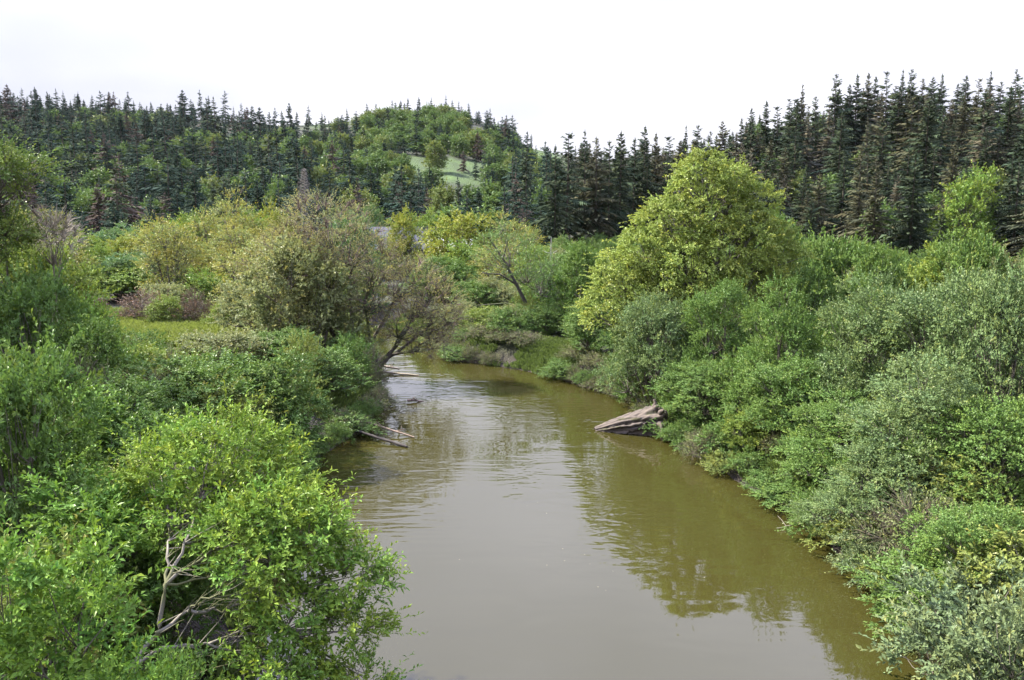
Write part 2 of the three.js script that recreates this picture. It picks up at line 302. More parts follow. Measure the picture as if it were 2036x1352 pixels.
  ["bram1", 5.73, -43.5, 0.41, 2.07, "straw-coloured brush left of the stranded stump", "brown brush along the banks"],
  ["bush0", 7.45, -33.5, 0.65, 1.79, "low green bush right of the stranded stump at the waterline", "low bushes on the right bank"],
  ["bush1", 8.21, -31, 0.51, 1.66, "low bush trailing in the water right of the stump", "low bushes on the right bank"],
  ["bram0", 9.46, -29, 0.34, 1.9, "brown twiggy brush hanging into the river at mid right", "brown brush along the banks"],
  ["bush0", 9.64, -26.5, 0.26, 1.89, "low leafy bush at the waterline under the broad willow", "low bushes on the right bank"],
  ["bushO0", 9.44, -23.5, 0.51, 2.51, "pale bush drooping into the water with dangling catkin tips", "willows on the right bank"],
  ["bram0", -12.27, -30, 4.25, 2.32, "tan bare brush showing between the left bank willows, right one", "brown brush along the banks"],
  ["bram1", -13.6, -27, 4.53, 1.93, "tan bare brush showing between the left bank willows, left one", "brown brush along the banks"],
  ["bram0", -3.89, -58.5, 0.85, 2.78, "bare brown brush at the tip of the river bend", "brown brush along the banks"],
  ["bram1", -0.41, -53.5, 0.68, 2.54, "brown brush over the undercut mud of the far bank", "brown brush along the banks"],
  ["bram0", 3.74, -48, 0.97, 2.57, "brown brush right of the bright grass patch", "brown brush along the banks"],
  ["bram1", 5.25, -45, 0.66, 2.41, "tan brush on the right bank between grass and stump", "brown brush along the banks"],
  ["bram0", 6.16, -42, 0.58, 1.75, "tan brush close behind the stranded stump", "brown brush along the banks"],
  ["bram1", -5.91, -35, 0.6, 1.87, "grey brush at the waterline above the floating sticks", "brown brush along the banks"],
  ["bramR0", -26.36, -62, 3.65, 5.53, "long brown bramble heap behind the field", "bramble heaps behind the field"],
  ["bramR1", -21.93, -60, 3.82, 2.85, "dark red-brown bramble heap behind the field", "bramble heaps behind the field"],
  ["bramR0", -29.89, -60, 3.82, 3.57, "brown bramble heap at the left end of the hedge", "bramble heaps behind the field"],
  ["tree1", 58.42, -112, 15.58, 8.32, "tall yellow-green tree among the firs of the right hill", "trees on the right hill"],
];
const RIDGE_LEFT = [[-245.4, -424, 68.0], [-239.2, -424, 68.0], [-233.8, -424, 69.4], [-227.5, -424, 70.1], [-220.6, -424, 66.6], [-214.0, -424, 68.2], [-206.8, -424, 67.8], [-200.5, -424, 66.1], [-194.5, -424, 65.7], [-187.2, -424, 63.6], [-180.7, -424, 61.0], [-172.5, -424, 60.3], [-164.7, -424, 62.4], [-158.6, -424, 64.7], [-152.2, -424, 63.3], [-148.8, -424, 68.7], [-144.9, -424, 65.9], [-137.1, -424, 68.2], [-129.2, -424, 62.4], [-110.1, -424, 58.9], [-103.0, -424, 54.9], [-97.5, -424, 61.7], [-91.0, -424, 54.9], [-78.9, -424, 55.9], [-69.2, -424, 62.4], [-65.1, -424, 61.5], [-57.1, -424, 64.0], [-49.7, -424, 64.7], [-44.4, -424, 65.2], [-38.4, -424, 65.4], [-31.6, -424, 66.6], [-25.5, -424, 61.9], [-20.6, -424, 62.4], [-11.6, -424, 56.1], [-3.1, -424, 52.3], [1.7, -424, 51.9], [9.2, -424, 45.5]]; // x, z, height of the top
const RIDGE_RIGHT = [[7.0, -142, 20.5], [9.1, -146, 22.8], [12.5, -150, 23.7], [14.2, -148, 22.3], [16.6, -150, 21.9], [18.8, -152, 23.7], [21.5, -155, 23.0], [23.8, -158, 25.2], [26.1, -160, 24.1], [30.3, -168, 24.2], [34.5, -176, 27.0], [37.9, -180, 27.5], [40.9, -182, 26.4], [43.8, -184, 28.8], [48.2, -186, 29.7], [50.8, -188, 31.9], [54.5, -190, 33.7], [57.3, -190, 32.4], [63.2, -194, 37.7], [67.0, -196, 35.3], [72.0, -198, 40.5], [75.9, -200, 38.6], [77.5, -200, 40.8], [80.8, -202, 41.4], [83.7, -205, 41.0], [85.3, -202, 41.6], [89.6, -204, 42.3], [92.3, -206, 42.8], [94.1, -204, 40.3], [97.8, -207, 41.2], [98.5, -204, 41.4], [102.7, -205, 39.3], [103.5, -203, 40.9], [107.2, -205, 40.4], [107.3, -200, 41.3], [108.8, -198, 38.7], [108.6, -192, 40.5], [110.5, -190, 39.6]];
// ---------------------------------------------------------------- terrain
const RIVER = [[-4.0, 40], [-4.2, 0], [-5.0, -15.8], [-5.8, -19], [-7.0, -26], [-7.5, -29.5], [-7.0, -32.5], [-6.2, -36], [-6.3, -41], [-7.6, -46.3], [-8.5, -50], [-9.5, -57], [-11.5, -61.5], [-14.5, -65], [-19, -67.5], [-24, -68.5],
  [-24, -74.5], [-17, -73.5], [-11, -70.5], [-6.8, -64.5], [-5.2, -59], [-3.8, -53.6], [0.6, -49.9], [2.5, -47], [4.9, -43], [6.2, -40], [6.2, -34.5], [7.3, -30], [8.7, -24.5], [8.7, -19], [8.4, -15.8], [8, 0], [8, 40]];
function shore(x, z) { // metres from the waterline, negative over the river
  let best = 1e9, inside = false;
  for (let i = 0, j = RIVER.length - 1; i < RIVER.length; j = i++) {
    const [ax, az] = RIVER[j], [bx, bz] = RIVER[i], dx = bx - ax, dz = bz - az, t = clamp(((x - ax) * dx + (z - az) * dz) / (dx * dx + dz * dz));
    const ex = x - ax - dx * t, ez = z - az - dz * t, e = ex * ex + ez * ez; if (e < best) best = e;
    if ((az > z) !== (bz > z) && x < (bx - ax) * (z - az) / (bz - az) + ax) inside = !inside;
  }
  return (inside ? -1 : 1) * Math.sqrt(best);
}
const RIDGE = [[-900, 175], [-300, 190], [0, 208], [200, 218], [400, 236], [480, 242], [560, 250], [650, 247], [720, 238], [800, 222], [900, 224], [960, 240], [1000, 266], [1060, 296], [1120, 308], [1300, 330], [1700, 350], [2600, 380]];
function ridgeHeight(x, z) { // the ground along the far left ridge, by bearing
  const b = 1018 + x / Math.max(40, -z) * 1716; let k = 0; while (k < RIDGE.length - 2 && RIDGE[k + 1][0] < b) k++;
  const p = mix(RIDGE[k][1], RIDGE[k + 1][1], clamp((b - RIDGE[k][0]) / (RIDGE[k + 1][0] - RIDGE[k][0])));
  return 9 + 430 * Math.tan(Math.atan((676 - p) / 1716) - 0.1431);
}
const rightHill = (x, z) => ((x - 16) * 0.762 - (z + 150) * 0.648) * sstep(0.02, 0.10, x / Math.max(60, -z)) - 30 * sstep(0.06, 0.02, x / Math.max(60, -z));
function height(x, z) {
  const s = z > -120 ? shore(x, z) : 40;
  let h = 1.35 + 0.7 * fbm(x * 0.045, z * 0.045, 1.3, 3) + 0.25 * fbm(x * 0.4, z * 0.4, 2.2, 2);
  const jag = s + 0.5 * fbm(x * 0.5, z * 0.5, 7.7, 3);
  h = s < 0 ? mix(-0.05, -1.3, sstep(0, 3, -jag)) : mix(-0.05, h, sstep(-0.15, 2.6, jag));
  const d = -z;
  if (d > 125) { const r = ridgeHeight(x, z), t = clamp((d - 140) / 290); h = Math.max(h, mix(h, r + 2.5 * fbm(x * 0.012, z * 0.012, 4, 3) * (1 - t * t), Math.pow(t, 1.12)) - Math.max(0, d - 440) * 0.12 * (1 - sstep(900, 1500, d))); }
  const u = rightHill(x, z) + 6 * fbm(x * 0.02, z * 0.02, 9, 2);
  if (u > 0) h += 0.2 * (Math.min(u, 100) - 6 * (1 - Math.exp(-u / 6))) * sstep(330, 225, d);
  return h;
}
function noiseTex(size, f, seed, contrast, ch) {
  const d = new Uint8Array(size * size * 4);
  for (let y = 0; y < size; y++) for (let x = 0; x < size; x++) {
    const u = x / size * 6.2832, v = y / size * 6.2832;   // wraps round both ways
    const a = fbm(Math.cos(u) * f + seed, Math.sin(u) * f + Math.cos(v) * f, Math.sin(v) * f, 5), k = clamp(0.5 + contrast * a), o = (y * size + x) * 4;
    for (let c = 0; c < 3; c++) d[o + c] = 255 * clamp(k * (ch?.[c] ?? 1)); d[o + 3] = 255;
  }
  const t = new THREE.DataTexture(d, size, size); t.wrapS = t.wrapT = THREE.RepeatWrapping; t.magFilter = THREE.LinearFilter; t.minFilter = THREE.LinearMipmapLinearFilter; t.generateMipmaps = true; t.needsUpdate = true; return t;
}
const bearing = (x, z) => 1018 + x / Math.max(1, -z) * 1716;
function meadow(x, z) { // open grass on the far hillside
  const b = bearing(x, z) + 50 * fbm(x * 0.05, z * 0.05, 6, 3), d = -z + 20 * fbm(x * 0.06, z * 0.06, 16, 3);
  const a = sstep(770, 800, b) * sstep(985, 950, b) * sstep(225, 238, d) * sstep(292, 278, d);
  const c = sstep(385, 405, b) * sstep(490, 470, b) * sstep(318, 330, d) * sstep(372, 362, d);
  const e = sstep(1030, 1050, b) * sstep(1130, 1100, b) * sstep(330, 350, d) * sstep(450, 430, d);
  const f = sstep(600, 625, b) * sstep(715, 690, b) * sstep(405, 415, d) * sstep(450, 440, d);
  return Math.max(a, c, e, f);
}
const field = (x, z) => sstep(-52, -46, x) * sstep(-14, -18, x) * sstep(-47, -50, z) * sstep(-73, -70, z);
{
  const axis = (marks) => { const out = []; for (let k = 0; k < marks.length - 1; k++) { const [a, s] = marks[k], b = marks[k + 1][0], n = Math.round((b - a) / s); for (let i = 0; i < n; i++) out.push(a + (b - a) * i / n); } out.push(marks[marks.length - 1][0]); return out; };
  const xs = axis([[-1500, 60], [-300, 10], [-80, 2.5], [-26, 0.6], [20, 2], [80, 5], [200, 20], [400, 70], [1500, 70]]);
  const zs = axis([[-1800, 60], [-600, 14], [-440, 6], [-130, 3], [-82, 0.9], [-8, 2], [60, 40], [300, 40]]);
  const m = new MB(xs.length * zs.length), uv = new Float32Array(xs.length * zs.length * 2);
  zs.forEach((z, r) => xs.forEach((x, c) => {
    const s = z > -120 ? shore(x, z) : 40, h = height(x, z), n = 0.75 + 0.9 * (fbm(x * 0.3, z * 0.3, 3, 3) + 0.25), q = fbm(x * 0.06, z * 0.06, 8, 3);
    let c0 = [0.055, 0.062, 0.026];
    const put = (c1, t) => { c0 = c0.map((v, k) => mix(v, c1[k], clamp(t))); };
    put([0.085, 0.075, 0.04], sstep(0.0, 0.25, q)); if (z < -44 && x > -7 && x < 7) put([0.085, 0.12, 0.03], 0.8);
    put([0.13, 0.175, 0.034], field(x, z));
    if (-z > 140) put([0.045, 0.055, 0.024], 1);
    put([0.080, 0.150, 0.022].map((v) => v * (0.8 + 0.8 * (fbm(x * 0.09, z * 0.09, 21, 3) + 0.25))), meadow(x, z));
    put([0.075, 0.058, 0.04], sstep(2.2, 0.9, s + 1.2 * q));
    if (x > 0.4 && x < 3.6 && z < -47.5 && z > -53) put([0.12, 0.22, 0.035], sstep(0.5, 1.0, s) * sstep(3.6, 2.8, s));
    const v = m.v(x, h, z, c0.map((k) => k * n)); uv[v * 2] = x / 3; uv[v * 2 + 1] = z / 3;
  }));
  const w = xs.length;
  for (let r = 0; r < zs.length - 1; r++) for (let c = 0; c < w - 1; c++) m.q(r * w + c, (r + 1) * w + c, (r + 1) * w + c + 1, r * w + c + 1);
  const g = m.geom(true); g.setAttribute('uv', new THREE.BufferAttribute(uv, 2));
  const bump = noiseTex(512, 7, 2.5, 1.6);
  const o = mesh('ground', g, new THREE.MeshStandardMaterial({ vertexColors: true, roughness: 1, map: noiseTex(512, 9, 1, 0.9), bumpMap: bump, bumpScale: 0.12 }), scene);
  tag(o, 'river flat and wooded hills of grass, leaf litter and mud', 'ground', null, 'structure');
}
{ // the river: muddy, smooth near the bridge, riffled further up
  const X0 = -16, X1 = 12, Z0 = -76, Z1 = 4, N = 2048, d = new Float32Array(N * N);
  for (let r = 0; r < N; r++) for (let c = 0; c < N; c++) {
    const x = mix(X0, X1, c / N), z = mix(Z0, Z1, r / N);
    const rif = sstep(-19, -27, z) * mix(1, 0.4, sstep(-44, -58, z)) * clamp(0.45 + 1.9 * fbm(x * 0.25, z * 0.2, 5, 3));
    const wx = x + 1.6 * n3(x * 0.5, z * 0.5, 1) + 0.5 * z * n3(x * 0.05, z * 0.05, 4) * 0.3;
    const fine = n3(wx * 1.5, z * 4.2, 0.5) + 0.55 * n3(wx * 3.3, z * 8.1, 3.5), soft = n3(wx * 0.5, z * 1.1, 7.5) + 0.5 * n3(wx * 1.1, z * 2.4, 9.5);
    d[r * N + c] = 0.5 + 0.5 * (rif * 0.34 * fine + (0.13 + 0.22 * rif) * soft + 0.05 * clamp(3 * fbm(x * 0.3, z * 0.12, 31, 2)) * fine);
  }
  const t = new THREE.DataTexture(d, N, N, THREE.RedFormat, THREE.FloatType); t.magFilter = THREE.LinearFilter; t.needsUpdate = true;
  const g = new THREE.PlaneGeometry(38, 160); g.rotateX(-Math.PI / 2); g.translate(-7, 0, -39);
  const p = g.attributes.position, uv = g.attributes.uv;
  for (let i = 0; i < p.count; i++) uv.setXY(i, (p.getX(i) - X0) / (X1 - X0), (p.getZ(i) - Z0) / (Z1 - Z0));
  const o = mesh('river', g, new THREE.MeshPhysicalMaterial({ color: new THREE.Color().setRGB(0.0268, 0.0246, 0.0058), roughness: 0.03, ior: 1.62, bumpMap: t, bumpScale: 0.055 }), scene);
  tag(o, 'calm muddy olive-brown river between wooded banks', 'river', null, 'structure');
}
// ---------------------------------------------------------------- the kinds of plant
const P = {};
const say = (s) => console.log(s);
const B3 = [[0.3, -0.3, 0], [-0.3, -0.3, 0.2], [0, -0.3, -0.3], [0.1, -0.3, 0.4]];
const W = { willow: (seed) => plant({ seed, blobs: lumps(seed, 3.2, 6.5, 15, 230, 0.06), sprigs: 23, perSprig: 8, sprigLen: 0.34, L: 0.120, W: 0.062, clumpR: 0.42, inner: 0.1, under: 1.5, bases: B3 }),
  sap: (seed) => plant({ seed, blobs: lumps(seed, 1.25, 3.8, 13, 84, 0.05), sprigs: 19, perSprig: 9, sprigLen: 0.28, L: 0.112, W: 0.044, clumpR: 0.27, inner: 0.08, under: 1.45, hue: 0.26, stemR: 0.05, bases: B3 }),
  mid: (seed) => plant({ seed, blobs: lumps(seed, 2.6, 4.6, 13, 150, 0.05), sprigs: 18, perSprig: 8, sprigLen: 0.34, L: 0.142, W: 0.08, clumpR: 0.37, inner: 0.1, under: 1.5, bases: B3 }),
  tree: (seed) => plant({ seed, blobs: lumps(seed, 3.3, 9, 14, 150, 0.1), sprigs: 13, perSprig: 6, sprigLen: 0.5, L: 0.23, W: 0.15, clumpR: 0.52, under: 1.75, stemR: 0.12, hue: 0.26, bases: B3.slice(0, 2) }),
  far: (seed) => plant({ seed, blobs: lumps(seed, 3.5, 8, 10, 90, 0.08), sprigs: 10, perSprig: 3, sprigLen: 0.7, L: 0.55, W: 0.42, clumpR: 0.7, under: 1.8, stemR: 0.14, hue: 0.14 }),
  ash: (seed) => plant({ seed, blobs: lumps(seed, 3.2, 9, 12, 140, 0.12), sprigs: 12, perSprig: 5, sprigLen: 0.5, L: 0.17, W: 0.11, clumpR: 0.55, twigs: 7, twigR: 0.016, under: 1.7, stemR: 0.13, hue: 0.35, pale: 1.0, bases: B3.slice(0, 2) }),
  bush: (seed) => plant({ seed, blobs: lumps(seed, 1.2, 2, 7, 60, 0.05), sprigs: 15, perSprig: 8, sprigLen: 0.24, L: 0.10, W: 0.044, clumpR: 0.22, inner: 0.1, under: 1.5, stemR: 0.03 }),
  bram: (seed) => plant({ seed, blobs: lumps(seed, 1.5, 2, 6, 80, 0.05), sprigs: 8, perSprig: 6, sprigLen: 0.3, L: 0.09, W: 0.05, clumpR: 0.42, shoots: 1, twigs: 13, twigR: 0.010, under: 1.6, stemR: 0.025, twigCol: [0.20, 0.170, 0.105], pale: 1.1 }) };
const MAT = {
  willow: leafMat(0.125, 0.205, 0.042), willowG: leafMat(0.145, 0.205, 0.072),
  sap: leafMat(0.132, 0.238, 0.032), bushO: leafMat(0.138, 0.182, 0.082),
  mid: leafMat(0.112, 0.186, 0.038), midY: leafMat(0.178, 0.238, 0.040), midG: leafMat(0.218, 0.240, 0.096, 0.40),
  tree: leafMat(0.165, 0.245, 0.036), treeY: leafMat(0.235, 0.265, 0.034), treeB: leafMat(0.118, 0.200, 0.066), far: leafMat(0.098, 0.160, 0.038), farY: leafMat(0.135, 0.175, 0.042),
  ash: leafMat(0.255, 0.265, 0.062), bush: leafMat(0.104, 0.176, 0.036), bushY: leafMat(0.175, 0.210, 0.048), bramR: leafMat(0.135, 0.085, 0.062), bram: leafMat(0.145, 0.165, 0.060),
};
const NAMES = { willow: ['willow', 'tree'], sap: ['willow', 'tree'], mid: ['willow', 'tree'], tree: ['broadleaf_tree', 'tree'], far: ['broadleaf_tree', 'tree'], ash: ['budding_tree', 'tree'], bush: ['leafy_bush', 'bush'], bram: ['bare_brush', 'brush'] };
const SIZE = { willow: [6.7, 7.0], sap: [3.9, 2.8], mid: [4.7, 5.7], tree: [9.1, 7.2], far: [8.5, 8.2], ash: [9.2, 7.2], bush: [2.15, 2.7], bram: [2.2, 3.4] };
const proto = (kind, k) => P[kind + k] ??= W[kind](101 + k * 37 + kind.length * 7);
const PLACED = [];
function place(code, x, z, top, wide, label, group, turn, category) {
  const [, kind, tint, k] = code.match(/^([a-z]+)([A-Z]?)(\d)$/), pr = proto(kind, +k), [name, cat] = NAMES[kind];
  for (let i = 0; i < 12 && z > -90; i++) { const s = shore(x, z); if (s > 0.0) break; const e = 0.4, gx = shore(x + e, z) - s, gz = shore(x, z + e) - s, l = Math.hypot(gx, gz) || 1; x += gx / l * 0.4; z += gz / l * 0.4; }
  const y = height(x, z), g = new THREE.Group(); g.name = numbered(name); g.position.set(x, y - 0.04, z); g.rotation.y = turn;
  const sy = Math.max(0.4, (top - y) / SIZE[kind][0]), wx = wide / SIZE[kind][1], sx = Math.max(wx, sy * 0.6);
  g.scale.set(sx, sy, sx);
  mesh(cat === 'tree' ? 'trunk' : 'stems', pr.wood, WOOD, g); mesh(cat === 'tree' ? 'crown' : 'foliage', pr.crown, MAT[kind + tint], g);
  tag(g, label, category ?? cat, group); scene.add(g); PLACED.push([x, z, wide / 2, top]); return g;
}
say('terrain done');
LAYOUT.forEach(([code, x, z, top, wide, label, group], i) => place(code, x, z, top, wide, label, group, i * 2.1));
say('layout done');
// ---------------------------------------------------------------- special trees
function special(name, label, at, pr, lm, parts = ['trunk', 'crown'], category = 'tree', group) {
  const g = new THREE.Group(); g.name = numbered(name); g.position.set(...at);
  mesh(parts[0], pr.wood, WOOD, g); if (pr.crown.index.count) mesh(parts[1], pr.crown, lm, g);
  tag(g, label, category, group); scene.add(g); return g;
}
{ // the yellow maple
  const b = [[0, 9.4, 0, 2.3, 2.0, 2.3, 44], [-0.6, 11.4, 0.2, 1.2, 1.0, 1.2, 20], [1.5, 11.0, -0.2, 1.2, 1.0, 1.2, 20], [2.6, 9.2, 0.2, 1.7, 1.5, 1.7, 30], [-2.3, 8.6, 0.5, 1.9, 1.5, 1.8, 32], [3.9, 7.2, 0.2, 1.7, 1.5, 1.7, 28], [1.4, 7.2, 1.6, 2.0, 1.6, 1.7, 32], [-3.9, 6.8, 0.8, 1.8, 1.5, 1.7, 30], [-1.4, 6.4, 1.9, 2.0, 1.5, 1.6, 30],
    [4.4, 5.2, -0.2, 1.7, 1.5, 1.6, 24], [2.2, 5.0, 2.0, 1.8, 1.4, 1.5, 26], [-5.4, 5.2, 1.2, 1.6, 1.3, 1.6, 26], [-3.2, 4.6, 2.1, 1.8, 1.4, 1.5, 28], [-0.4, 4.3, 2.6, 1.9, 1.3, 1.5, 28], [-6.2, 3.4, 1.6, 1.4, 1.1, 1.4, 20], [-4.4, 2.8, 2.5, 1.6, 1.1, 1.4, 22], [-1.9, 2.5, 2.9, 1.7, 1.0, 1.3, 22], [3.9, 3.2, 1.0, 1.5, 1.1, 1.4, 16]];
  const pr = plant({ seed: 77, blobs: b, sprigs: 32, perSprig: 9, sprigLen: 0.44, L: 0.115, W: 0.088, clumpR: 0.40, inner: 0.08, under: 1.5, stemR: 0.2, hue: 0.13, lift: -0.15, droop: 0.35, bases: [[0, -0.3, 0], [0.4, -0.3, 0.2], [-0.4, -0.3, 0]] });
  const x = 9.75, z = -43.5; const tr = special('maple_tree', 'large yellow-green maple in full flower above the right bank', [x, height(x, z), z], pr, leafMat(0.248, 0.305, 0.060)); tr.scale.set(0.80, 0.845, 0.80);
}
{ // the budding tree that leans over the bend: dark limbs, bronze buds above, bare red-brown twigs towards the river
  const b = [[-1.4, 8.2, 0, 1.5, 1.2, 1.5, 30], [-2.7, 7.0, 0.2, 1.5, 1.2, 1.5, 28], [0.0, 7.2, 0.3, 1.6, 1.2, 1.5, 30], [1.3, 6.0, 0.3, 1.5, 1.2, 1.5, 28], [-3.3, 5.4, 0.5, 1.4, 1.2, 1.4, 26], [-1.2, 5.6, 1.0, 1.6, 1.2, 1.4, 26], [2.8, 5.0, 0.5, 1.4, 1.2, 1.4, 30], [4.0, 4.0, 0.8, 1.3, 1.1, 1.3, 30], [1.2, 4.2, 1.0, 1.5, 1.1, 1.4, 24], [4.5, 2.8, 0.9, 1.1, 0.9, 1.1, 24], [3.0, 2.6, 1.2, 1.2, 0.8, 1.2, 20], [3.9, 1.6, 1.0, 1.0, 0.6, 1.0, 14], [-1.4, 3.6, 1.2, 1.5, 1.1, 1.3, 18], [-3.2, 3.4, 0.8, 1.3, 1.1, 1.3, 16]];
  const pr = plant({ seed: 41, blobs: b, sprigs: 18, perSprig: 5, sprigLen: 0.42, L: 0.085, W: 0.05, clumpR: 0.54, twigs: 11, twigR: 0.015, twigCol: [0.19, 0.135, 0.10], under: 1.9, stemR: 0.13, hue: 0.26, pale: 0.8, wob: 0.9, bases: [[0, -0.4, 0], [0.35, -0.4, 0.2], [0.3, -0.4, -0.2]] });
  const x = -8.9, z = -47.6; const tr = special('leaning_tree', 'large budding tree with bronze young leaves leaning over the river bend', [x, height(x, z), z], pr, leafMat(0.268, 0.262, 0.098, 0.42)); tr.scale.set(1.12, 1.0, 1.08);
}
{ // the willow in the left foreground: bare mossy limbs run out to two bright crowns
  const b = [[0.9, 3.6, -3.2, 0.95, 0.6, 0.9, 28], [0.1, 3.2, -2.9, 0.7, 0.55, 0.7, 18], [1.6, 3.0, -3.2, 0.7, 0.5, 0.7, 18], [0.5, 2.6, -2.2, 0.6, 0.5, 0.6, 14], [1.5, 2.3, -2.4, 0.55, 0.45, 0.55, 12], [2.29, 2.95, -1.4, 0.5, 0.3, 0.45, 17], [1.58, 2.67, -1.3, 0.4, 0.26, 0.4, 10], [2.95, 2.58, -1.3, 0.42, 0.32, 0.42, 14], [2.26, 2.27, -0.8, 0.5, 0.28, 0.42, 13], [3.64, 1.83, -1.3, 0.34, 0.4, 0.36, 10], [2.74, 1.51, -0.7, 0.44, 0.3, 0.4, 12], [3.56, 1.02, -1.0, 0.4, 0.36, 0.36, 10], [2.52, 0.73, -0.1, 0.46, 0.26, 0.4, 10], [3.07, 0.29, -0.5, 0.46, 0.28, 0.36, 9], [3.81, -0.1, -1.1, 0.3, 0.3, 0.3, 6], [2.28, -0.06, 0.3, 0.4, 0.22, 0.36, 6], [3.2, -0.58, -0.5, 0.36, 0.24, 0.3, 6]];
  const limbs = [[[0, -0.3, 0], [0.15, 0.8, 0], [0.62, 1.45, -0.2], [0.75, 2.2, -0.4], [0.9, 2.7, -0.9], [0.8, 3.1, -2.0]], [[0.75, 2.2, -0.4], [0.6, 2.6, -0.9], [0.3, 2.7, -1.7]], [[0.75, 2.2, -0.4], [1.2, 2.5, -0.7], [1.8, 2.7, -1.3]], [[0.9, 2.7, -0.9], [1.3, 2.6, -1.6], [1.4, 2.5, -2.2]],
    [[0.15, 0.8, 0], [0.75, 1.25, -0.1], [1.4, 1.2, -0.3], [2.0, 0.95, -0.4]], [[0.62, 1.45, -0.2], [1.1, 1.75, -0.35], [1.6, 1.7, -0.5], [2.1, 1.8, -0.8]], [[0.75, 1.25, -0.1], [1.2, 0.95, 0.05], [1.6, 0.5, 0.15]], [[0.75, 2.2, -0.4], [1.3, 2.2, -0.6], [2.0, 2.3, -1.0]], [[1.4, 1.2, -0.3], [2.0, 1.4, -0.5], [2.6, 1.3, -0.6]], [[0.1, 0.4, 0.1], [0.9, 0.35, 0.3], [1.8, 0.2, 0.3]], [[1.1, 1.75, -0.35], [1.3, 2.0, -0.2], [1.7, 2.15, -0.2]]];
  const nodes = [[0.8, 3.1, -2.0], [0.3, 2.7, -1.7], [1.4, 2.5, -2.2], [0.3, 2.7, -1.7], [1.4, 2.5, -2.2], [1.8, 2.7, -1.3], [1.8, 2.7, -1.3], [2.0, 2.3, -1.0], [2.0, 2.3, -1.0], [2.1, 1.8, -0.8], [2.6, 1.3, -0.6], [2.6, 1.3, -0.6], [2.0, 0.95, -0.4], [2.0, 0.95, -0.4], [2.6, 1.3, -0.6], [1.8, 0.2, 0.3], [1.8, 0.2, 0.3]];
  const pr = plant({ seed: 19, blobs: b, nodes, noStem: true, minY: -0.9, sprigs: 22, perSprig: 10, sprigLen: 0.28, L: 0.102, W: 0.040, clumpR: 0.26, inner: 0.08, shoots: 3, under: 1.5, stemR: 0.05, hue: 0.32, pale: 1.3, twigs: 3, twigR: 0.008, twigCol: [0.22, 0.19, 0.14] });
  const w = new MB(), R = rng(88), bk = (p) => { const k = 0.7 + 0.6 * R(), moss = fbm(p[0] * 2, p[1] * 2, p[2] * 2, 2) > -0.06; return moss ? [0.13 * k, 0.135 * k, 0.05 * k] : [0.21 * k, 0.19 * k, 0.14 * k]; };
  limbs.forEach((L, i) => { const pts = []; for (let k = 0; k < L.length - 1; k++) for (let q = 0; q < 4; q++) pts.push([0, 1, 2].map((c) => mix(L[k][c], L[k + 1][c], q / 4) + (k + q ? 0.07 * (R() - 0.5) : 0))); pts.push(L[L.length - 1]); tube(w, pts, [0.095, 0.04, 0.045, 0.035, 0.07, 0.05, 0.04, 0.035, 0.035, 0.06, 0.03][i] * 0.68, 0.010, 9, bk, 0.6);
    for (let q = 0; q < 10; q++) { const p = pts[2 + ((R() * (pts.length - 3)) | 0)], d = nrm([0.5 + R(), R() * 1.1 - 0.1, (R() - 0.5) * 1.6]), l = 0.4 + 0.8 * R(), e = [0, 1, 2].map((c) => p[c] + d[c] * l); tube(w, [p, [0, 1, 2].map((c) => mix(p[c], e[c], 0.4) + 0.05 * (R() - 0.5)), [0, 1, 2].map((c) => mix(p[c], e[c], 0.75) + 0.06 * (R() - 0.5)), e], 0.010, 0.0025, 5, bk); } });
  pr.wood = mergeGeometries([w.geom(true), pr.wood]);
  const x = -6.4, z = -13; special('leaning_willow', 'bright foreground willow with bare mossy limbs leaning to the water', [x, height(x, z), z], pr, leafMat(0.178, 0.278, 0.036));
}
{ // the tall tree that stands outside the picture on the left and reaches into it
  const b = [[1.9, 8.1, -0.2, 1.1, 0.6, 0.9, 36], [1.7, 6.2, -0.1, 1.1, 0.5, 0.9, 32], [-1.4, 7.4, 0, 1.9, 1.6, 1.8, 60], [-1.6, 5.0, 0.2, 1.9, 1.3, 1.8, 44], [-0.8, 9.2, 0, 1.6, 1.2, 1.5, 40]];
  const pr = plant({ seed: 23, blobs: b, sprigs: 24, perSprig: 9, sprigLen: 0.36, L: 0.10, W: 0.042, clumpR: 0.42, under: 1.8, stemR: 0.14, hue: 0.3, pale: 0.9, twigs: 3, twigR: 0.01 });
  const x = -19.1, z = -28.5; const tr = special('overhanging_tree', 'tall leafy tree reaching in from the left edge, high above the willows', [x, height(x, z), z], pr, leafMat(0.140, 0.200, 0.040)); tr.scale.setScalar(1.12);
}
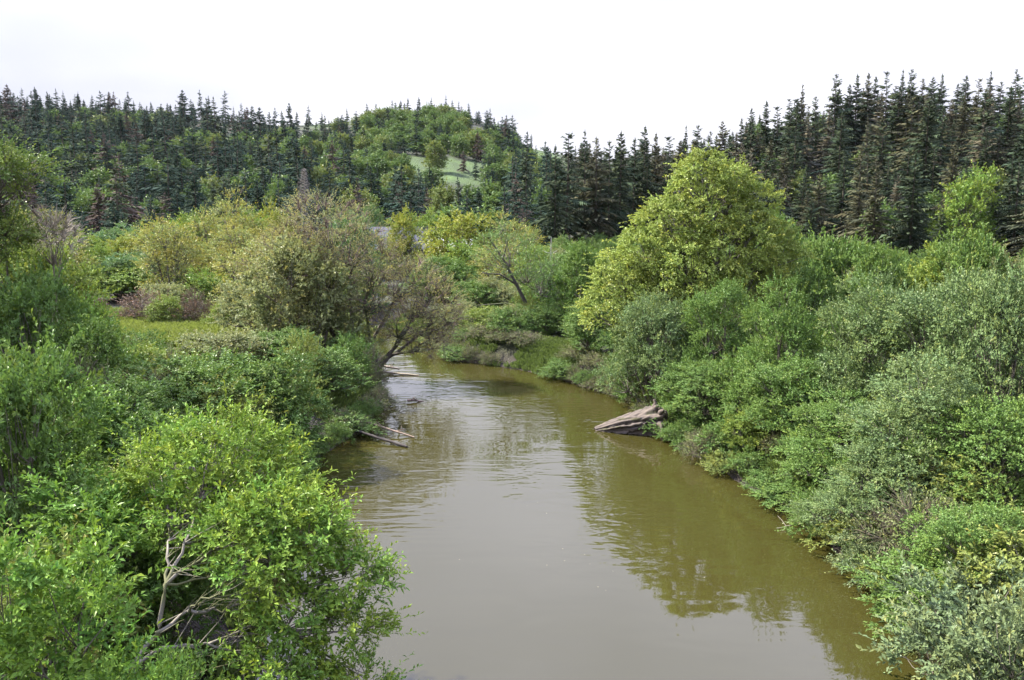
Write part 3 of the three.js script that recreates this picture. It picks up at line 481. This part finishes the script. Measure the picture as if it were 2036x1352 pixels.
{ // dark leaning trunk at the bend
  const wood = new MB(), R = rng(5), bk = barkColor(R, 0.55);
  tube(wood, [[0, -0.4, 0], [-0.5, 1.6, 0], [-1.3, 3.2, 0.1], [-2.2, 4.9, 0], [-3.2, 6.4, 0]], 0.2, 0.04, 6, bk);
  tube(wood, [[-1.3, 3.2, 0.1], [-2.4, 3.9, 0.3], [-3.6, 4.0, 0.5]], 0.08, 0.02, 5, bk); tube(wood, [[-0.5, 1.6, 0], [-2.0, 2.0, 0.5], [-3.8, 1.9, 0.8]], 0.07, 0.02, 5, bk); tube(wood, [[-2.2, 4.9, 0], [-1.9, 6.0, 0.2], [-2.1, 7.2, 0.1]], 0.06, 0.015, 5, bk);
  const lv = plant({ seed: 61, noStem: true, blobs: [[-2.4, 5.6, 0, 1.6, 1.3, 1.4, 30], [-1.0, 4.4, -0.6, 1.8, 1.5, 1.5, 36], [0.6, 3.4, -0.4, 1.6, 1.4, 1.4, 30]], sprigs: 12, perSprig: 6, sprigLen: 0.4, L: 0.12, W: 0.06, clumpR: 0.5, twigs: 3 });
  const x = 1.6, z = -57.5; special('leaning_alder', 'light green tree with a dark trunk leaning left at the river bend', [x, height(x, z), z], { wood: mergeGeometries([wood.geom(true), lv.wood]), crown: lv.crown }, leafMat(0.145, 0.225, 0.062));
}
function snag(name, label, x, z, top, r, seed, group) { // a dead bare trunk with stubs
  const R = rng(seed), w = new MB(), y = height(x, z), H = top - y, c = [0.36, 0.34, 0.30];
  tube(w, [[0, -0.4, 0], [0.05, H * 0.4, 0], [-0.04, H * 0.75, 0.03], [0.02, H, 0]], r, r * 0.35, 6, c);
  for (let k = 0; k < 7; k++) { const h = H * (0.3 + 0.65 * R()), a = R() * 6.28, l = 0.3 + 0.5 * R(); tube(w, [[0, h, 0], [Math.cos(a) * l * 0.6, h + 0.1, Math.sin(a) * l * 0.6], [Math.cos(a) * l, h + 0.25, Math.sin(a) * l]], r * 0.35, 0.008, 4, c); }
  const o = mesh(name, w.geom(true), WOOD, scene); o.position.set(x, y, z); tag(o, label, 'dead tree', group); return o;
}
function bareTree(name, label, x, z, blobs, col, seed) {
  const pr = plant({ seed, blobs, sprigs: 0, perSprig: 0, sprigLen: 0, L: 0, W: 0, clumpR: 0.45, twigs: 16, twigR: 0.012, twigCol: col, under: 1.7, stemR: 0.05, pale: 1.2 });
  const o = mesh(name, pr.wood, WOOD, scene); o.position.set(x, height(x, z), z); tag(o, label, 'bare tree', 'bare thickets at the left edge');
}
bareTree('bare_tree', 'pale leafless twig tangle above the yellow-green willow at left', -16.4, -31, [[0, 7.0, 0, 0.75, 0.4, 0.6, 26], [0.3, 6.7, 0.1, 0.5, 0.3, 0.5, 14]], [0.36, 0.32, 0.25], 51);
bareTree('bare_tree', 'brown leafless crown below the overhanging tree at the left edge', -17.2, -29.5, [[0, 8.1, 0, 0.9, 0.55, 0.8, 30], [-0.9, 7.6, 0, 0.7, 0.6, 0.7, 20]], [0.16, 0.12, 0.10], 52);
snag('dead_snag', 'thin white dead trunk left of the yellow maple', 3.2, -71, 7.3, 0.09, 3, 'dead trunks by the maple');
snag('dead_snag', 'shorter grey dead trunk just right of the white one', 4.4, -71.5, 5.6, 0.07, 4, 'dead trunks by the maple');
{ // grey dead conifer in front of the left hill
  const R = rng(31), w = new MB(8000), H = 15, c = [0.27, 0.24, 0.20], x = -34.6, z = -146;
  tube(w, [[0, -0.5, 0], [0.1, H * 0.5, 0], [0, H, 0]], 0.2, 0.02, 5, c);
  for (let k = 0; k < 190; k++) { const t = 0.15 + 0.84 * k / 190, a = k * 2.4, l = 2.9 * Math.pow(1 - t, 0.6) * (0.6 + 0.5 * R()), ca = Math.cos(a), sa = Math.sin(a), y = H * t, dy = l * (0.35 - 0.5 * (1 - t));
    tube(w, [[0, y, 0], [ca * l * 0.5, y + dy * 0.3, sa * l * 0.5], [ca * l, y + dy, sa * l]], 0.05, 0.015, 3, c);
    for (let q = 0; q < 5; q++) { const s = 0.35 + 0.13 * q, e = 0.8 * (1.1 - s), b = a + (q % 2 ? 1 : -1) * 0.9; tube(w, [[ca * l * s, y + dy * s, sa * l * s], [ca * l * s + Math.cos(b) * e, y + dy * s - 0.15, sa * l * s + Math.sin(b) * e]], 0.025, 0.008, 3, c); } }
  const o = mesh('dead_conifer', w.geom(true), WOOD, scene); o.position.set(x, height(x, z), z); tag(o, 'grey leafless conifer standing before the dark left hill', 'dead tree');
}
say('specials done');
// ---------------------------------------------------------------- conifers and broadleaf trees of the hills
const FIR = [[6.0, 0.95, 34, 0.12], [7.2, 1.1, 30, 0.22], [5.4, 0.75, 36, 0.15], [7.6, 0.9, 28, 0.3], [6.4, 1.25, 32, 0.18], [5.0, 0.65, 26, 0.35]].map(([R, pow, whorls, ragged], k) => conifer({ seed: 11 + k * 5, H: 20, R, whorls: whorls + 4, per: 7.5, seg: 9, bare: 0.02, spray: 0.24, pow, ragged }));
const SPRUCE = [[3.8, 0.9, 22, 0.1], [4.6, 1.1, 19, 0.2], [3.4, 0.7, 24, 0.15], [4.4, 0.8, 17, 0.3]].map(([R, pow, whorls, ragged], k) => conifer({ seed: 71 + k * 3, H: 12, R, whorls, per: 7, seg: 5, bare: 0.04, spray: 0.28, pow, ragged }));
const NEEDLE = [needleMat(0.036, 0.052, 0.025), needleMat(0.060, 0.063, 0.032), needleMat(0.082, 0.078, 0.049)];
const BLUE = [needleMat(0.030, 0.052, 0.031), needleMat(0.050, 0.070, 0.034), needleMat(0.074, 0.058, 0.042)];
function tall(pr, H0, mat, x, z, top, wide, turn) {
  const y = height(x, z), g = new THREE.Group(); g.name = numbered('conifer'); const s = (top - y) / (H0 + 0.25); g.position.set(x, y, z); g.scale.set(s * wide, s, s * wide); g.rotation.y = turn;
  mesh('trunk', pr.wood, WOOD, g); mesh('crown', pr.crown, mat, g); scene.add(g); return g;
}
const ORD = ['first', 'second', 'third', 'fourth', 'fifth', 'sixth', 'seventh', 'eighth', 'ninth', 'tenth', 'eleventh', 'twelfth', 'thirteenth', 'fourteenth', 'fifteenth', 'sixteenth', 'seventeenth', 'eighteenth', 'nineteenth', 'twentieth'];
const ordinal = (k, n) => k < 20 ? ORD[k] + ' from the left end' : ORD[n - 1 - k] + ' from the right end';
let singles = 0;
RIDGE_LEFT.forEach(([x, z, top], k) => { const R = rng(500 + k); const g = tall(SPRUCE[(k * 7 + (k >> 1)) % 4], 12, BLUE[0], x, z, Math.max(top, height(x, z) + 7), 0.8 + 0.3 * R(), R() * 6.28);
  tag(g, `skyline conifer of the far left ridge, ${ordinal(k, RIDGE_LEFT.length)} of the ridge row`, 'conifer', 'conifers on the far skyline'); singles++; });
RIDGE_RIGHT.forEach(([x, z, top], k) => { const R = rng(700 + k); const g = tall(FIR[(k * 5 + (k >> 2)) % 6], 20, NEEDLE[k % 5 === 3 ? 1 : 0], x, z, top, 0.9 + 0.35 * R(), R() * 6.28);
  tag(g, `skyline fir of the right hill, ${ordinal(k, RIDGE_RIGHT.length)} of its row`, 'conifer', 'firs on the right skyline'); singles++; });
[[-66, -123, 10.8], [-62.5, -118, 9.6], [-59.5, -121, 10.6], [-57.5, -117, 9.0], [-56.5, -124, 11.2], [-55, -112, 6.6], [-53.5, -119, 10.2], [-51, -122, 10.6], [-50, -116, 8.6], [-47.5, -121, 9.8], [-45, -124, 9.4], [-30.5, -132, 10.6], [-27.5, -135, 10.2]].forEach(([x, z, top], k) => {
  tag(tall(SPRUCE[(k * 7 + (k >> 1)) % 4], 12, BLUE[0], x, z, top, 1.25, k * 1.7), `dark conifer of the small stand behind the left grove, ${ORD[k]} from its left`, 'conifer', 'small dark stand behind the left grove'); singles++; });
// slopes: candidates on a jittered grid, those that show largest become single trees, the rest one wood
const slope = [], leafy = [];
{
  const R = rng(9);
  for (let z = -104; z > -236; z -= 5.9) for (let x = -10; x < 175; x += 5.9) {
    const X = x + (R() - 0.5) * 6, Z = z + (R() - 0.5) * 6, u = rightHill(X, Z), b = bearing(X, Z), a = R(), c = R(), e = R(), t = R();
    if (u < 2 || u > 100 || b < 1075 || b > 2150) continue;
    const front = sstep(45, 5, u), lim = skyline(X, Z), H = mix(16.5, 13, front) * (0.62 + 0.6 * a), y = height(X, Z), top = Math.min(y + H, lim - 0.8);
    if (top - y < 6) continue;
    if (t < 0.17 && b > 1380) leafy.push([X, Z, Math.min(y + 6 + 3 * a, lim - 1), 5 + 2 * c, e, 1]);
    else slope.push([X, Z, top, 0.95 + 0.45 * c, e, 1, (top - y) / Math.hypot(X, Z)]);
  }
  for (let z = -142; z > -426; z -= 6.2) for (let x = -330; x < 70; x += 6.2) {
    const X = x + (R() - 0.5) * 6, Z = z + (R() - 0.5) * 6, b = bearing(X, Z), d = -Z, a = R(), c = R(), e = R(), t = R();
    if (b < -60 || b > 1120 || rightHill(X, Z) > 0 || (meadow(X, Z) > 0.3 && a < 0.94)) continue;
    const knoll = sstep(690, 740, b) * sstep(1000, 940, b) * sstep(290, 300, d), patch = fbm(X * 0.02, Z * 0.02, 15, 2), y = height(X, Z);
    const low = sstep(560, 640, b) * sstep(980, 900, b) * sstep(200, 250, d);
    if (b > 765 && b < 975 && d > 185 && d < 236 && t > 0.45) continue;
    if (d > 372 && b > 488 && b < 718 && t < 0.72) continue;
    const leafyHere = t < 0.17 + 0.5 * knoll * sstep(408, 385, d) + 0.6 * sstep(0.05, 0.25, patch) * sstep(200, 280, d);
    if (leafyHere) leafy.push([X, Z, y + (5.5 + 3.5 * a) * (d > 385 ? 0.62 : 1), 5.5 + 3 * c, e, 0]);
    else slope.push([X, Z, y + (7 + 10 * a * a * (1 - sstep(730, 770, b) * sstep(1040, 1000, b) * sstep(175, 190, d) * sstep(300, 240, d))) * (1 - 0.25 * low) * (d > 378 ? 0.6 : 1), 1.05 + 0.5 * c, e, 0, 10 / Math.hypot(X, Z)]);
  }
}
function skyline(X, Z) { // how high a tree may stand here without topping the row of skyline firs
  const b = X / -Z; let best = 1e9, far = 0;
  for (const [x, z, top] of RIDGE_RIGHT) { const e = Math.abs(x / -z - b); if (e < best) { best = e; far = (top - 9) / Math.hypot(x, z); } }
  return 9 + (far - 0.012) * Math.hypot(X, Z);
}
slope.sort((p, q) => q[6] - p[6]);
const rest = [];
slope.forEach(([x, z, top, wide, e, right], k) => {
  const pr = right ? FIR[(e * 97 | 0) % 6] : SPRUCE[(e * 97 | 0) % 4], t = (e * 31) % 1, mat = right ? NEEDLE[t < 0.56 ? 0 : t < 0.86 ? 1 : 2] : BLUE[t < 0.82 ? 0 : t < 0.92 ? 1 : 2];
  if (k < 300 - singles) tag(tall(pr, right ? 20 : 12, mat, x, z, top, wide, e * 6.28), right ? `${t < 0.56 ? 'dark green' : t < 0.86 ? 'olive-brown' : 'grey-brown'} fir inside the right hillside stand, ${rightHill(x, z) < 28 ? 'at its foot' : rightHill(x, z) < 62 ? 'halfway up' : 'just below the skyline row'}` : `small ${t < 0.82 ? 'dark' : t < 0.92 ? 'green' : 'brown'} conifer in the lowest rows of the left hillside wood`, 'conifer', right ? 'firs of the right hillside' : 'conifers of the left hillside');
  else rest.push([pr, right ? 20 : 12, mat, x, z, top, wide, e * 6.28]);
});
{
  const g = new THREE.Group(); g.name = 'conifer_wood'; tag(g, 'dense dark conifer wood covering the far hillsides as one mass', 'wood', null, 'stuff'); scene.add(g);
  const by = new Map(); for (const r of rest) { const key = r[0].crown.uuid + r[2].uuid; if (!by.has(key)) by.set(key, []); by.get(key).push(r); }
  const M4 = new THREE.Matrix4(), q = new THREE.Quaternion(), Y = new THREE.Vector3(0, 1, 0);
  for (const list of by.values()) for (const [part, geo, mat] of [['trunks', list[0][0].wood, WOOD], ['crowns', list[0][0].crown, list[0][2]]]) {
    const im = new THREE.InstancedMesh(geo, mat, list.length); im.name = part; im.castShadow = im.receiveShadow = true; im.userData.kind = 'stuff';
    list.forEach(([, H0, , x, z, top, wide, turn], k) => { const y = height(x, z), s = (top - y) / (H0 + 0.25); im.setMatrixAt(k, M4.compose(new THREE.Vector3(x, y, z), q.setFromAxisAngle(Y, turn), new THREE.Vector3(s * wide, s, s * wide))); });
    g.add(im);
  }
}
leafy.sort((p, q) => (q[3] / Math.hypot(q[0], q[1])) - (p[3] / Math.hypot(p[0], p[1])));
leafy.slice(0, 290).forEach(([x, z, top, wide, e, right]) => place('far' + (e < 0.25 ? 'Y' : '') + ((e * 50 | 0) % 3), x, z, top, wide, right ? `${e < 0.25 ? 'yellowish' : 'fresh green'} broadleaf tree among the firs ${rightHill(x, z) < 40 ? 'at the foot' : 'high on the slope'} of the right hill` : `rounded ${e < 0.25 ? 'yellowish' : 'green'} broadleaf tree on the left hill, ${-z > 385 ? 'on the knoll crest' : -z > 290 ? 'on its upper slope' : -z > 215 ? 'beside the hillside meadow' : 'near its foot'}`, right ? 'broadleaf trees of the right hillside' : 'broadleaf trees of the left hillside', e * 40));
say('hills ' + slope.length + ' ' + leafy.length + ' rest ' + rest.length);
// ---------------------------------------------------------------- undergrowth between the named plants
{
  const R = rng(15); let n = 0;
  for (let z = -7; z > -138; z -= mix(2.1, 6.4, sstep(-25, -80, z))) {
    const step = mix(2.3, 6.6, sstep(-25, -80, z));
    for (let x = -100; x < 75; x += step) {
      const X = x + (R() - 0.5) * step, Z = z + (R() - 0.5) * step * 0.8, b = bearing(X, Z), s = shore(X, Z), a = R(), c = R(), e = R();
      if (b < -160 || b > 2190 || s < 0.5 || field(X, Z) > 0.2 || rightHill(X, Z) > 4) continue;
      if (X > 0.2 && X < 3.4 && Z < -47.5 && Z > -52.5 && s > 0.8) continue;
      if (b > 752 && b < 935 && -Z > 80 && -Z < 118) continue;
      let near = 9, lid = 1e9; for (const [px, pz, pr, pt] of PLACED) { const k = Math.hypot(px - X, pz - Z) / pr; if (k < near) near = k; }
      if (near < 0.42 || (-Z > 74 && X < -12 && c < 0.3)) continue;
      const far = -Z > 62, y = height(X, Z), tallFlat = far && X < -12 && -Z > 74, h = tallFlat ? 3.4 + 5.4 * a * a : far ? 2.8 + 2.2 * a : 1.3 + 1.4 * a;
      const left = X < mix(2, -4, sstep(-20, -50, Z));
      const code = tallFlat ? ['tree0', 'ash1', 'treeY1', 'ash0', 'tree2', 'treeB1', 'ash1'][(e * 7) | 0] : far ? ['mid0', 'mid1', 'midG2', 'midY0', 'mid2'][(e * 5) | 0] : s < 1.3 && e < 0.3 ? 'bram' + ((e * 20 | 0) % 2) : 'bush' + (e > 0.8 ? 'Y' : '') + ((e * 40 | 0) % 2);
      place(code, X, Z, y + h, tallFlat ? 5 + 2.5 * c : far ? 3.5 + 2.5 * c : 2.0 + 1.4 * c, far ? (X < -16 ? tallFlat ? 'small tree in the light green grove between the field and the left hill' : 'low shrub on the flat behind the field and its brown hedge' : X < 8 ? 'low shrub in the brush beyond the river bend' : 'low shrub between the yellow maple and the right hill') : code.startsWith('bram') ? 'small bare brush at the waterline' : `low ${code[4] === 'Y' ? 'yellowish' : 'green'} bush between the ${left ? 'left' : 'right'} bank willows, ${-Z < 24 ? 'close to the bridge' : -Z < 42 ? 'along the straight reach' : 'near the bend'}`, far ? (X < -16 ? tallFlat ? 'grove on the left flat' : 'shrubs on the left flat' : X < 8 ? 'brush beyond the bend' : 'shrubs below the right hill') : code.startsWith('bram') ? 'bare brush at the waterline' : left ? 'left bank undergrowth' : 'right bank undergrowth', e * 50, tallFlat ? 'tree' : far ? 'shrub' : undefined); n++;
    }
  }
  say('undergrowth ' + n);
}
{ // plants that hang over the water along both banks
  const R = rng(27); let acc = 0;
  for (let i = 1; i < RIVER.length; i++) { const [ax, az] = RIVER[i - 1], [bx, bz] = RIVER[i], L = Math.hypot(bx - ax, bz - az);
    for (let q = acc; q < L; q += 1.25) { const t = q / L, x = mix(ax, bx, t) + (R() - 0.5) * 0.5, z = mix(az, bz, t) + (R() - 0.5) * 0.5, a = R(), c = R(), e = R(), right = i > 17; acc = q + 1.25 - L;
      if (z > -11 || z < -63 || (x > -1 && x < 2.6 && z < -46) || (!right && z > -20)) continue;
      const code = e < 0.34 ? 'bram' + (e < 0.17 ? 0 : 1) : 'bush' + (e > 0.86 ? 'Y' : '') + (a < 0.5 ? 0 : 1);
      place(code, x + (right ? 0.1 : -0.35), z, height(x, z) + 0.6 + 0.8 * a, (right ? 1.3 : 0.9) + 1.0 * c, `${e < 0.34 ? 'twiggy brown' : e > 0.86 ? 'yellowish' : 'green'} waterline bush of the ${right ? 'right' : 'left'} bank, ${-z < 26 ? 'nearest the bridge' : -z < 44 ? 'along the straight reach' : 'at the bend'}`, right ? 'waterline bushes of the right bank' : 'waterline bushes of the left bank', e * 60, 'bush'); }
    acc = Math.max(0, acc); }
}
{ // grass: field, bank lips and the bright patch by the bend
  const m = new MB(), R = rng(3);
  for (let k = 0; k < 26; k++) { const a = R() * 6.28, r = 0.2 * R(), l = 0.22 + 0.3 * R(), o = 0.1 + 0.22 * R(), x = Math.cos(a) * r, z = Math.sin(a) * r, v = 0.75 + 0.5 * R(), c = [v, v, v * 0.8], w = 0.006;
    const p0 = m.v(x - Math.sin(a) * w, -0.03, z + Math.cos(a) * w, c), p1 = m.v(x + Math.sin(a) * w, -0.03, z - Math.cos(a) * w, c), p2 = m.v(x + Math.cos(a) * o * 0.4, l * 0.7, z + Math.sin(a) * o * 0.4, c), p3 = m.v(x + Math.cos(a) * o, l * 0.9, z + Math.sin(a) * o, c);
    m.t(p0, p1, p2); m.t(p1, p3, p2); }
  const g = m.geom(), spots = [[], []];
  for (let k = 0; k < 60000 && spots[0].length < 9000; k++) { const x = -50 + 38 * R(), z = -46 - 21 * R(), s = 1 + R(); if (field(x, z) > R()) spots[0].push([x, z, s, R() * 6]); }
  for (let k = 0; k < 120000 && spots[1].length < 5000; k++) { const x = -16 + 34 * R(), z = -8 - 62 * R(), s = shore(x, z); if (s > 0.1 && s < 2.4 && fbm(x * 0.3, z * 0.3, 12, 2) > -0.12) spots[1].push([x, z, 0.4 + 0.5 * R(), R() * 6]); }
  for (let k = 0; k < 900; k++) { const x = 0.3 + 3.4 * R(), z = -47.5 - 5.5 * R(), s = shore(x, z); if (s > 0.3 && s < 3.4) spots[1].push([x, z, 0.5 + 0.3 * R(), R() * 6]); }
  [['field_grass', 'pale yellow-green grass of the small field on the left', leafMat(0.20, 0.235, 0.06, 0.3, 0.1)], ['bank_grass', 'rough green grass along the lips of the river banks', leafMat(0.11, 0.15, 0.045, 0.3, 0.1)]].forEach(([name, label, mat], i) => {
    const im = new THREE.InstancedMesh(g, mat, spots[i].length), M4 = new THREE.Matrix4(), q = new THREE.Quaternion(), Y = new THREE.Vector3(0, 1, 0);
    spots[i].forEach(([x, z, s, t], k) => im.setMatrixAt(k, M4.compose(new THREE.Vector3(x, height(x, z), z), q.setFromAxisAngle(Y, t), new THREE.Vector3(s, s, s))));
    im.name = name; im.castShadow = im.receiveShadow = true; tag(im, label, 'grass', null, 'stuff'); scene.add(im);
  });
}
{ // fallen leaves and foam flecks drifting on the river
  const R = rng(91), s = new THREE.CircleGeometry(0.016, 7); s.rotateX(-Math.PI / 2); const spots = [];
  for (let k = 0; k < 6000 && spots.length < 70; k++) { const x = -8 + 17 * R(), z = -14 - 44 * R(); if (shore(x, z) < -0.3 && fbm(x * 0.35, z * 0.12, 41, 2) > 0.02 + 0.2 * R()) spots.push([x, z, 0.4 + 0.9 * R(), R() * 6]); }
  const im = new THREE.InstancedMesh(s, new THREE.MeshStandardMaterial({ color: new THREE.Color().setRGB(0.14, 0.13, 0.09), roughness: 0.9 }), spots.length), M4 = new THREE.Matrix4(), q = new THREE.Quaternion(), Y = new THREE.Vector3(0, 1, 0);
  spots.forEach(([x, z, k, a], i) => im.setMatrixAt(i, M4.compose(new THREE.Vector3(x, 0.005, z), q.setFromAxisAngle(Y, a), new THREE.Vector3(k, 1, k * (0.5 + 0.5 * R())))));
  im.name = 'floating_leaves'; im.castShadow = im.receiveShadow = true; tag(im, 'tiny pale leaf flecks drifting on the river surface', 'flecks', null, 'stuff'); scene.add(im);
}
// ---------------------------------------------------------------- stump and driftwood
{
  const g = new THREE.Group(); g.name = 'stranded_stump'; const R = rng(8), w = new MB(20000), N = 150, S = 80;
  const ax = (t) => [mix(3.5, 6.3, t), mix(-0.05, 0.62, Math.pow(t, 0.9)), mix(-35.7, -34.9, t)], rad = (t) => mix(0.16, 0.72, Math.pow(t, 0.8)) * (t > 0.93 ? 1 - (t - 0.93) * 4 : 1);
  for (let i = 0; i <= N; i++) for (let j = 0; j < S; j++) {
    const t = i / N, a = j / S * 6.2832, c = ax(t), ca = Math.cos(a), sa = Math.sin(a);
    const rough = fbm(t * 4, ca * 3.2 + 4, sa * 3.2, 4) - 0.45 * Math.abs(n3(t * 5, ca * 9, sa * 9)) + 0.22 * n3(t * 14, ca * 22, sa * 22), knob = fbm(t * 3, ca * 1.2, sa * 1.2 + 8, 2), r = rad(t) * (1 + (0.9 * rough + 0.7 * knob) * (sa > 0.55 ? 0.35 : 1));
    const k = 0.75 + 1.7 * fbm(t * 5, ca * 13, sa * 13 + 3, 3), moss = fbm(t * 5, ca * 2, sa * 2 + 20, 2) > 0.18;
    w.v(c[0] + 0.2 * ca * r, c[1] + sa * r * 0.95, c[2] + ca * r, moss ? [0.085 * k, 0.08 * k, 0.035 * k] : [0.135 * k, 0.108 * k, 0.082 * k]);
  }
  for (let i = 0; i < N; i++) for (let j = 0; j < S; j++) { const j2 = (j + 1) % S; w.q(i * S + j, i * S + j2, (i + 1) * S + j2, (i + 1) * S + j); }
  const c = ax(1), e = w.v(c[0] + 0.1, c[1], c[2], [0.12, 0.10, 0.08]); for (let j = 0; j < S; j++) w.t(N * S + j, N * S + (j + 1) % S, e);
  mesh('log', w.geom(true), WOOD, g);
  for (let k = 0; k < 11; k++) { const m = new MB(), a = k / 11 * 6.28 + R() * 0.4, l = 0.2 + 0.35 * R(), bx = 5.9 + 0.35 * R(), by = 0.55, bz = -34.95;
    const p = (s, o) => [bx + 0.25 * s * (R() - 0.2), Math.max(-0.25, by + Math.sin(a) * (0.6 + l * s) - 0.25 * s * s), bz + Math.cos(a) * (0.6 + l * s) + o];
    tube(m, [p(0, 0), p(0.35, 0.05), p(0.7, 0), p(1, 0.1 * (R() - 0.5))], 0.13, 0.035, 6, () => { const v = 0.7 + 0.6 * R(); return [0.11 * v, 0.085 * v, 0.065 * v]; });
    mesh('root', m.geom(true), WOOD, g); }
  tag(g, 'weathered stump with broken roots stranded at the right waterline', 'stump'); scene.add(g);
}
function drift(name, label, pts, r0, r1, col, seed, group) {
  const R = rng(seed), m = new MB(), n = 10, out = [];
  for (let k = 0; k <= n; k++) { const t = k / n * (pts.length - 1), i = Math.min(pts.length - 2, t | 0), f = t - i; out.push([0, 1, 2].map((c) => mix(pts[i][c], pts[i + 1][c], f) + (c === 1 ? 0.02 : 0.05) * (R() - 0.5))); }
  tube(m, out, r0, r1, 7, () => { const v = 0.75 + 0.5 * R(); return col.map((c) => c * v); });
  for (let k = 0; k < 3; k++) { const p = out[3 + ((R() * 6) | 0)], d = rdir(R); tube(m, [p, [p[0] + d[0] * 0.25, p[1] + Math.abs(d[1]) * 0.2, p[2] + d[2] * 0.25], [p[0] + d[0] * 0.45, p[1] + Math.abs(d[1]) * 0.3, p[2] + d[2] * 0.5]], r0 * 0.4, 0.006, 4, col); }
  return tag(mesh(name, m.geom(true), WOOD, scene), label, 'driftwood', group);
}
drift('driftwood_log', 'pale thin driftwood log lying at the left waterline by the leaning tree', [[-8.6, 0.35, -48.6], [-7.0, 0.1, -48.6], [-5.3, 0.02, -48.2]], 0.10, 0.04, [0.42, 0.36, 0.27], 1, 'driftwood on the left');
drift('driftwood_log', 'second pale driftwood log, shorter, behind the thin one', [[-8.4, 0.45, -49.5], [-7.4, 0.3, -49.6], [-6.6, 0.1, -49.8]], 0.09, 0.05, [0.40, 0.33, 0.25], 2, 'driftwood on the left');
drift('driftwood_branch', 'dark floating branch with a forked end at the left bank', [[-6.3, 0.35, -34.2], [-5.2, 0.16, -33.6], [-4.1, 0.03, -32.9]], 0.05, 0.06, [0.045, 0.037, 0.03], 3, 'driftwood on the left');
drift('driftwood_branch', 'pale brown stick slanting into the river above the dark branch', [[-6.4, 0.5, -35.4], [-5.4, 0.3, -35.0], [-4.0, 0.02, -34.4]], 0.055, 0.03, [0.26, 0.19, 0.13], 4, 'driftwood on the left');
drift('driftwood_branch', 'small brown snag sticking out of the water in mid river', [[-5.1, 0.12, -41.1], [-4.8, 0.10, -41.2], [-4.3, -0.02, -41.4]], 0.07, 0.03, [0.17, 0.12, 0.09], 5, 'driftwood on the left');
drift('driftwood_branch', 'grey stick hanging into the water from the right thicket', [[8.9, 0.3, -24.2], [8.3, 0.15, -24.1], [7.7, 0.02, -24.0]], 0.02, 0.01, [0.30, 0.27, 0.22], 6);
// ---------------------------------------------------------------- farm buildings in the trees
function building(name, label, category, x, z, turn, w, d, wallH, rise, wallCol, roofCol) {
  const g = new THREE.Group(); g.name = numbered(name); g.position.set(x, height(x, z) - 0.1, z); g.rotation.y = turn;
  const wm = new THREE.MeshStandardMaterial({ color: new THREE.Color().setRGB(...wallCol), roughness: 0.8 }), rm = new THREE.MeshStandardMaterial({ color: new THREE.Color().setRGB(...roofCol), roughness: 0.9 }), dm = new THREE.MeshStandardMaterial({ color: new THREE.Color().setRGB(0.05, 0.055, 0.06), roughness: 0.15 });
  const s = new THREE.Shape(); s.moveTo(-d / 2, 0); s.lineTo(d / 2, 0); s.lineTo(d / 2, wallH); s.lineTo(0, wallH + rise); s.lineTo(-d / 2, wallH);
  const wg = new THREE.ExtrudeGeometry(s, { depth: w, bevelEnabled: false }); wg.translate(0, 0, -w / 2); wg.rotateY(Math.PI / 2); mesh('wall', wg, wm, g);
  const L = Math.hypot(d / 2, rise) + 0.45, an = Math.atan2(rise, d / 2);
  for (const sd of [-1, 1]) { const rf = new THREE.Group(); rf.name = 'roof'; rf.position.set(0, wallH + rise + 0.07, 0); rf.rotation.x = sd * an; g.add(rf);
    const bg = new THREE.BoxGeometry(w + 0.8, 0.08, L); bg.translate(0, 0, sd * L / 2); mesh('sheet', bg, rm, rf);
    for (let k = 0; k <= 14; k++) { const r = new THREE.BoxGeometry(0.05, 0.05, L); r.translate(-w / 2 - 0.35 + (w + 0.7) * k / 14, 0.06, sd * L / 2); mesh('seam', r, rm, rf); } }
  for (const k of [-0.28, 0.28]) { const p = mesh('window', new THREE.BoxGeometry(1.1, 0.9, 0.06), dm, g); p.position.set(w * k, wallH * 0.55, d / 2 + 0.01); }
  const dr = mesh('door', new THREE.BoxGeometry(0.9, 2.0, 0.06), dm, g); dr.position.set(0, 1.02, d / 2 + 0.01);
  tag(g, label, category); scene.add(g); return g;
}
building('farmhouse', 'grey-roofed house half hidden behind the yellow-green trees', 'house', -14.6, -116, 0.25, 8.5, 7, 3.7, 2.7, [0.12, 0.12, 0.115], [0.075, 0.08, 0.092]);
building('shed', 'small white building glimpsed between the trees right of the grey roof', 'building', -6.9, -104, 0.1, 3.6, 3.0, 4.3, 0.9, [0.45, 0.45, 0.46], [0.4, 0.4, 0.42]);
renderer.render(scene, camera);
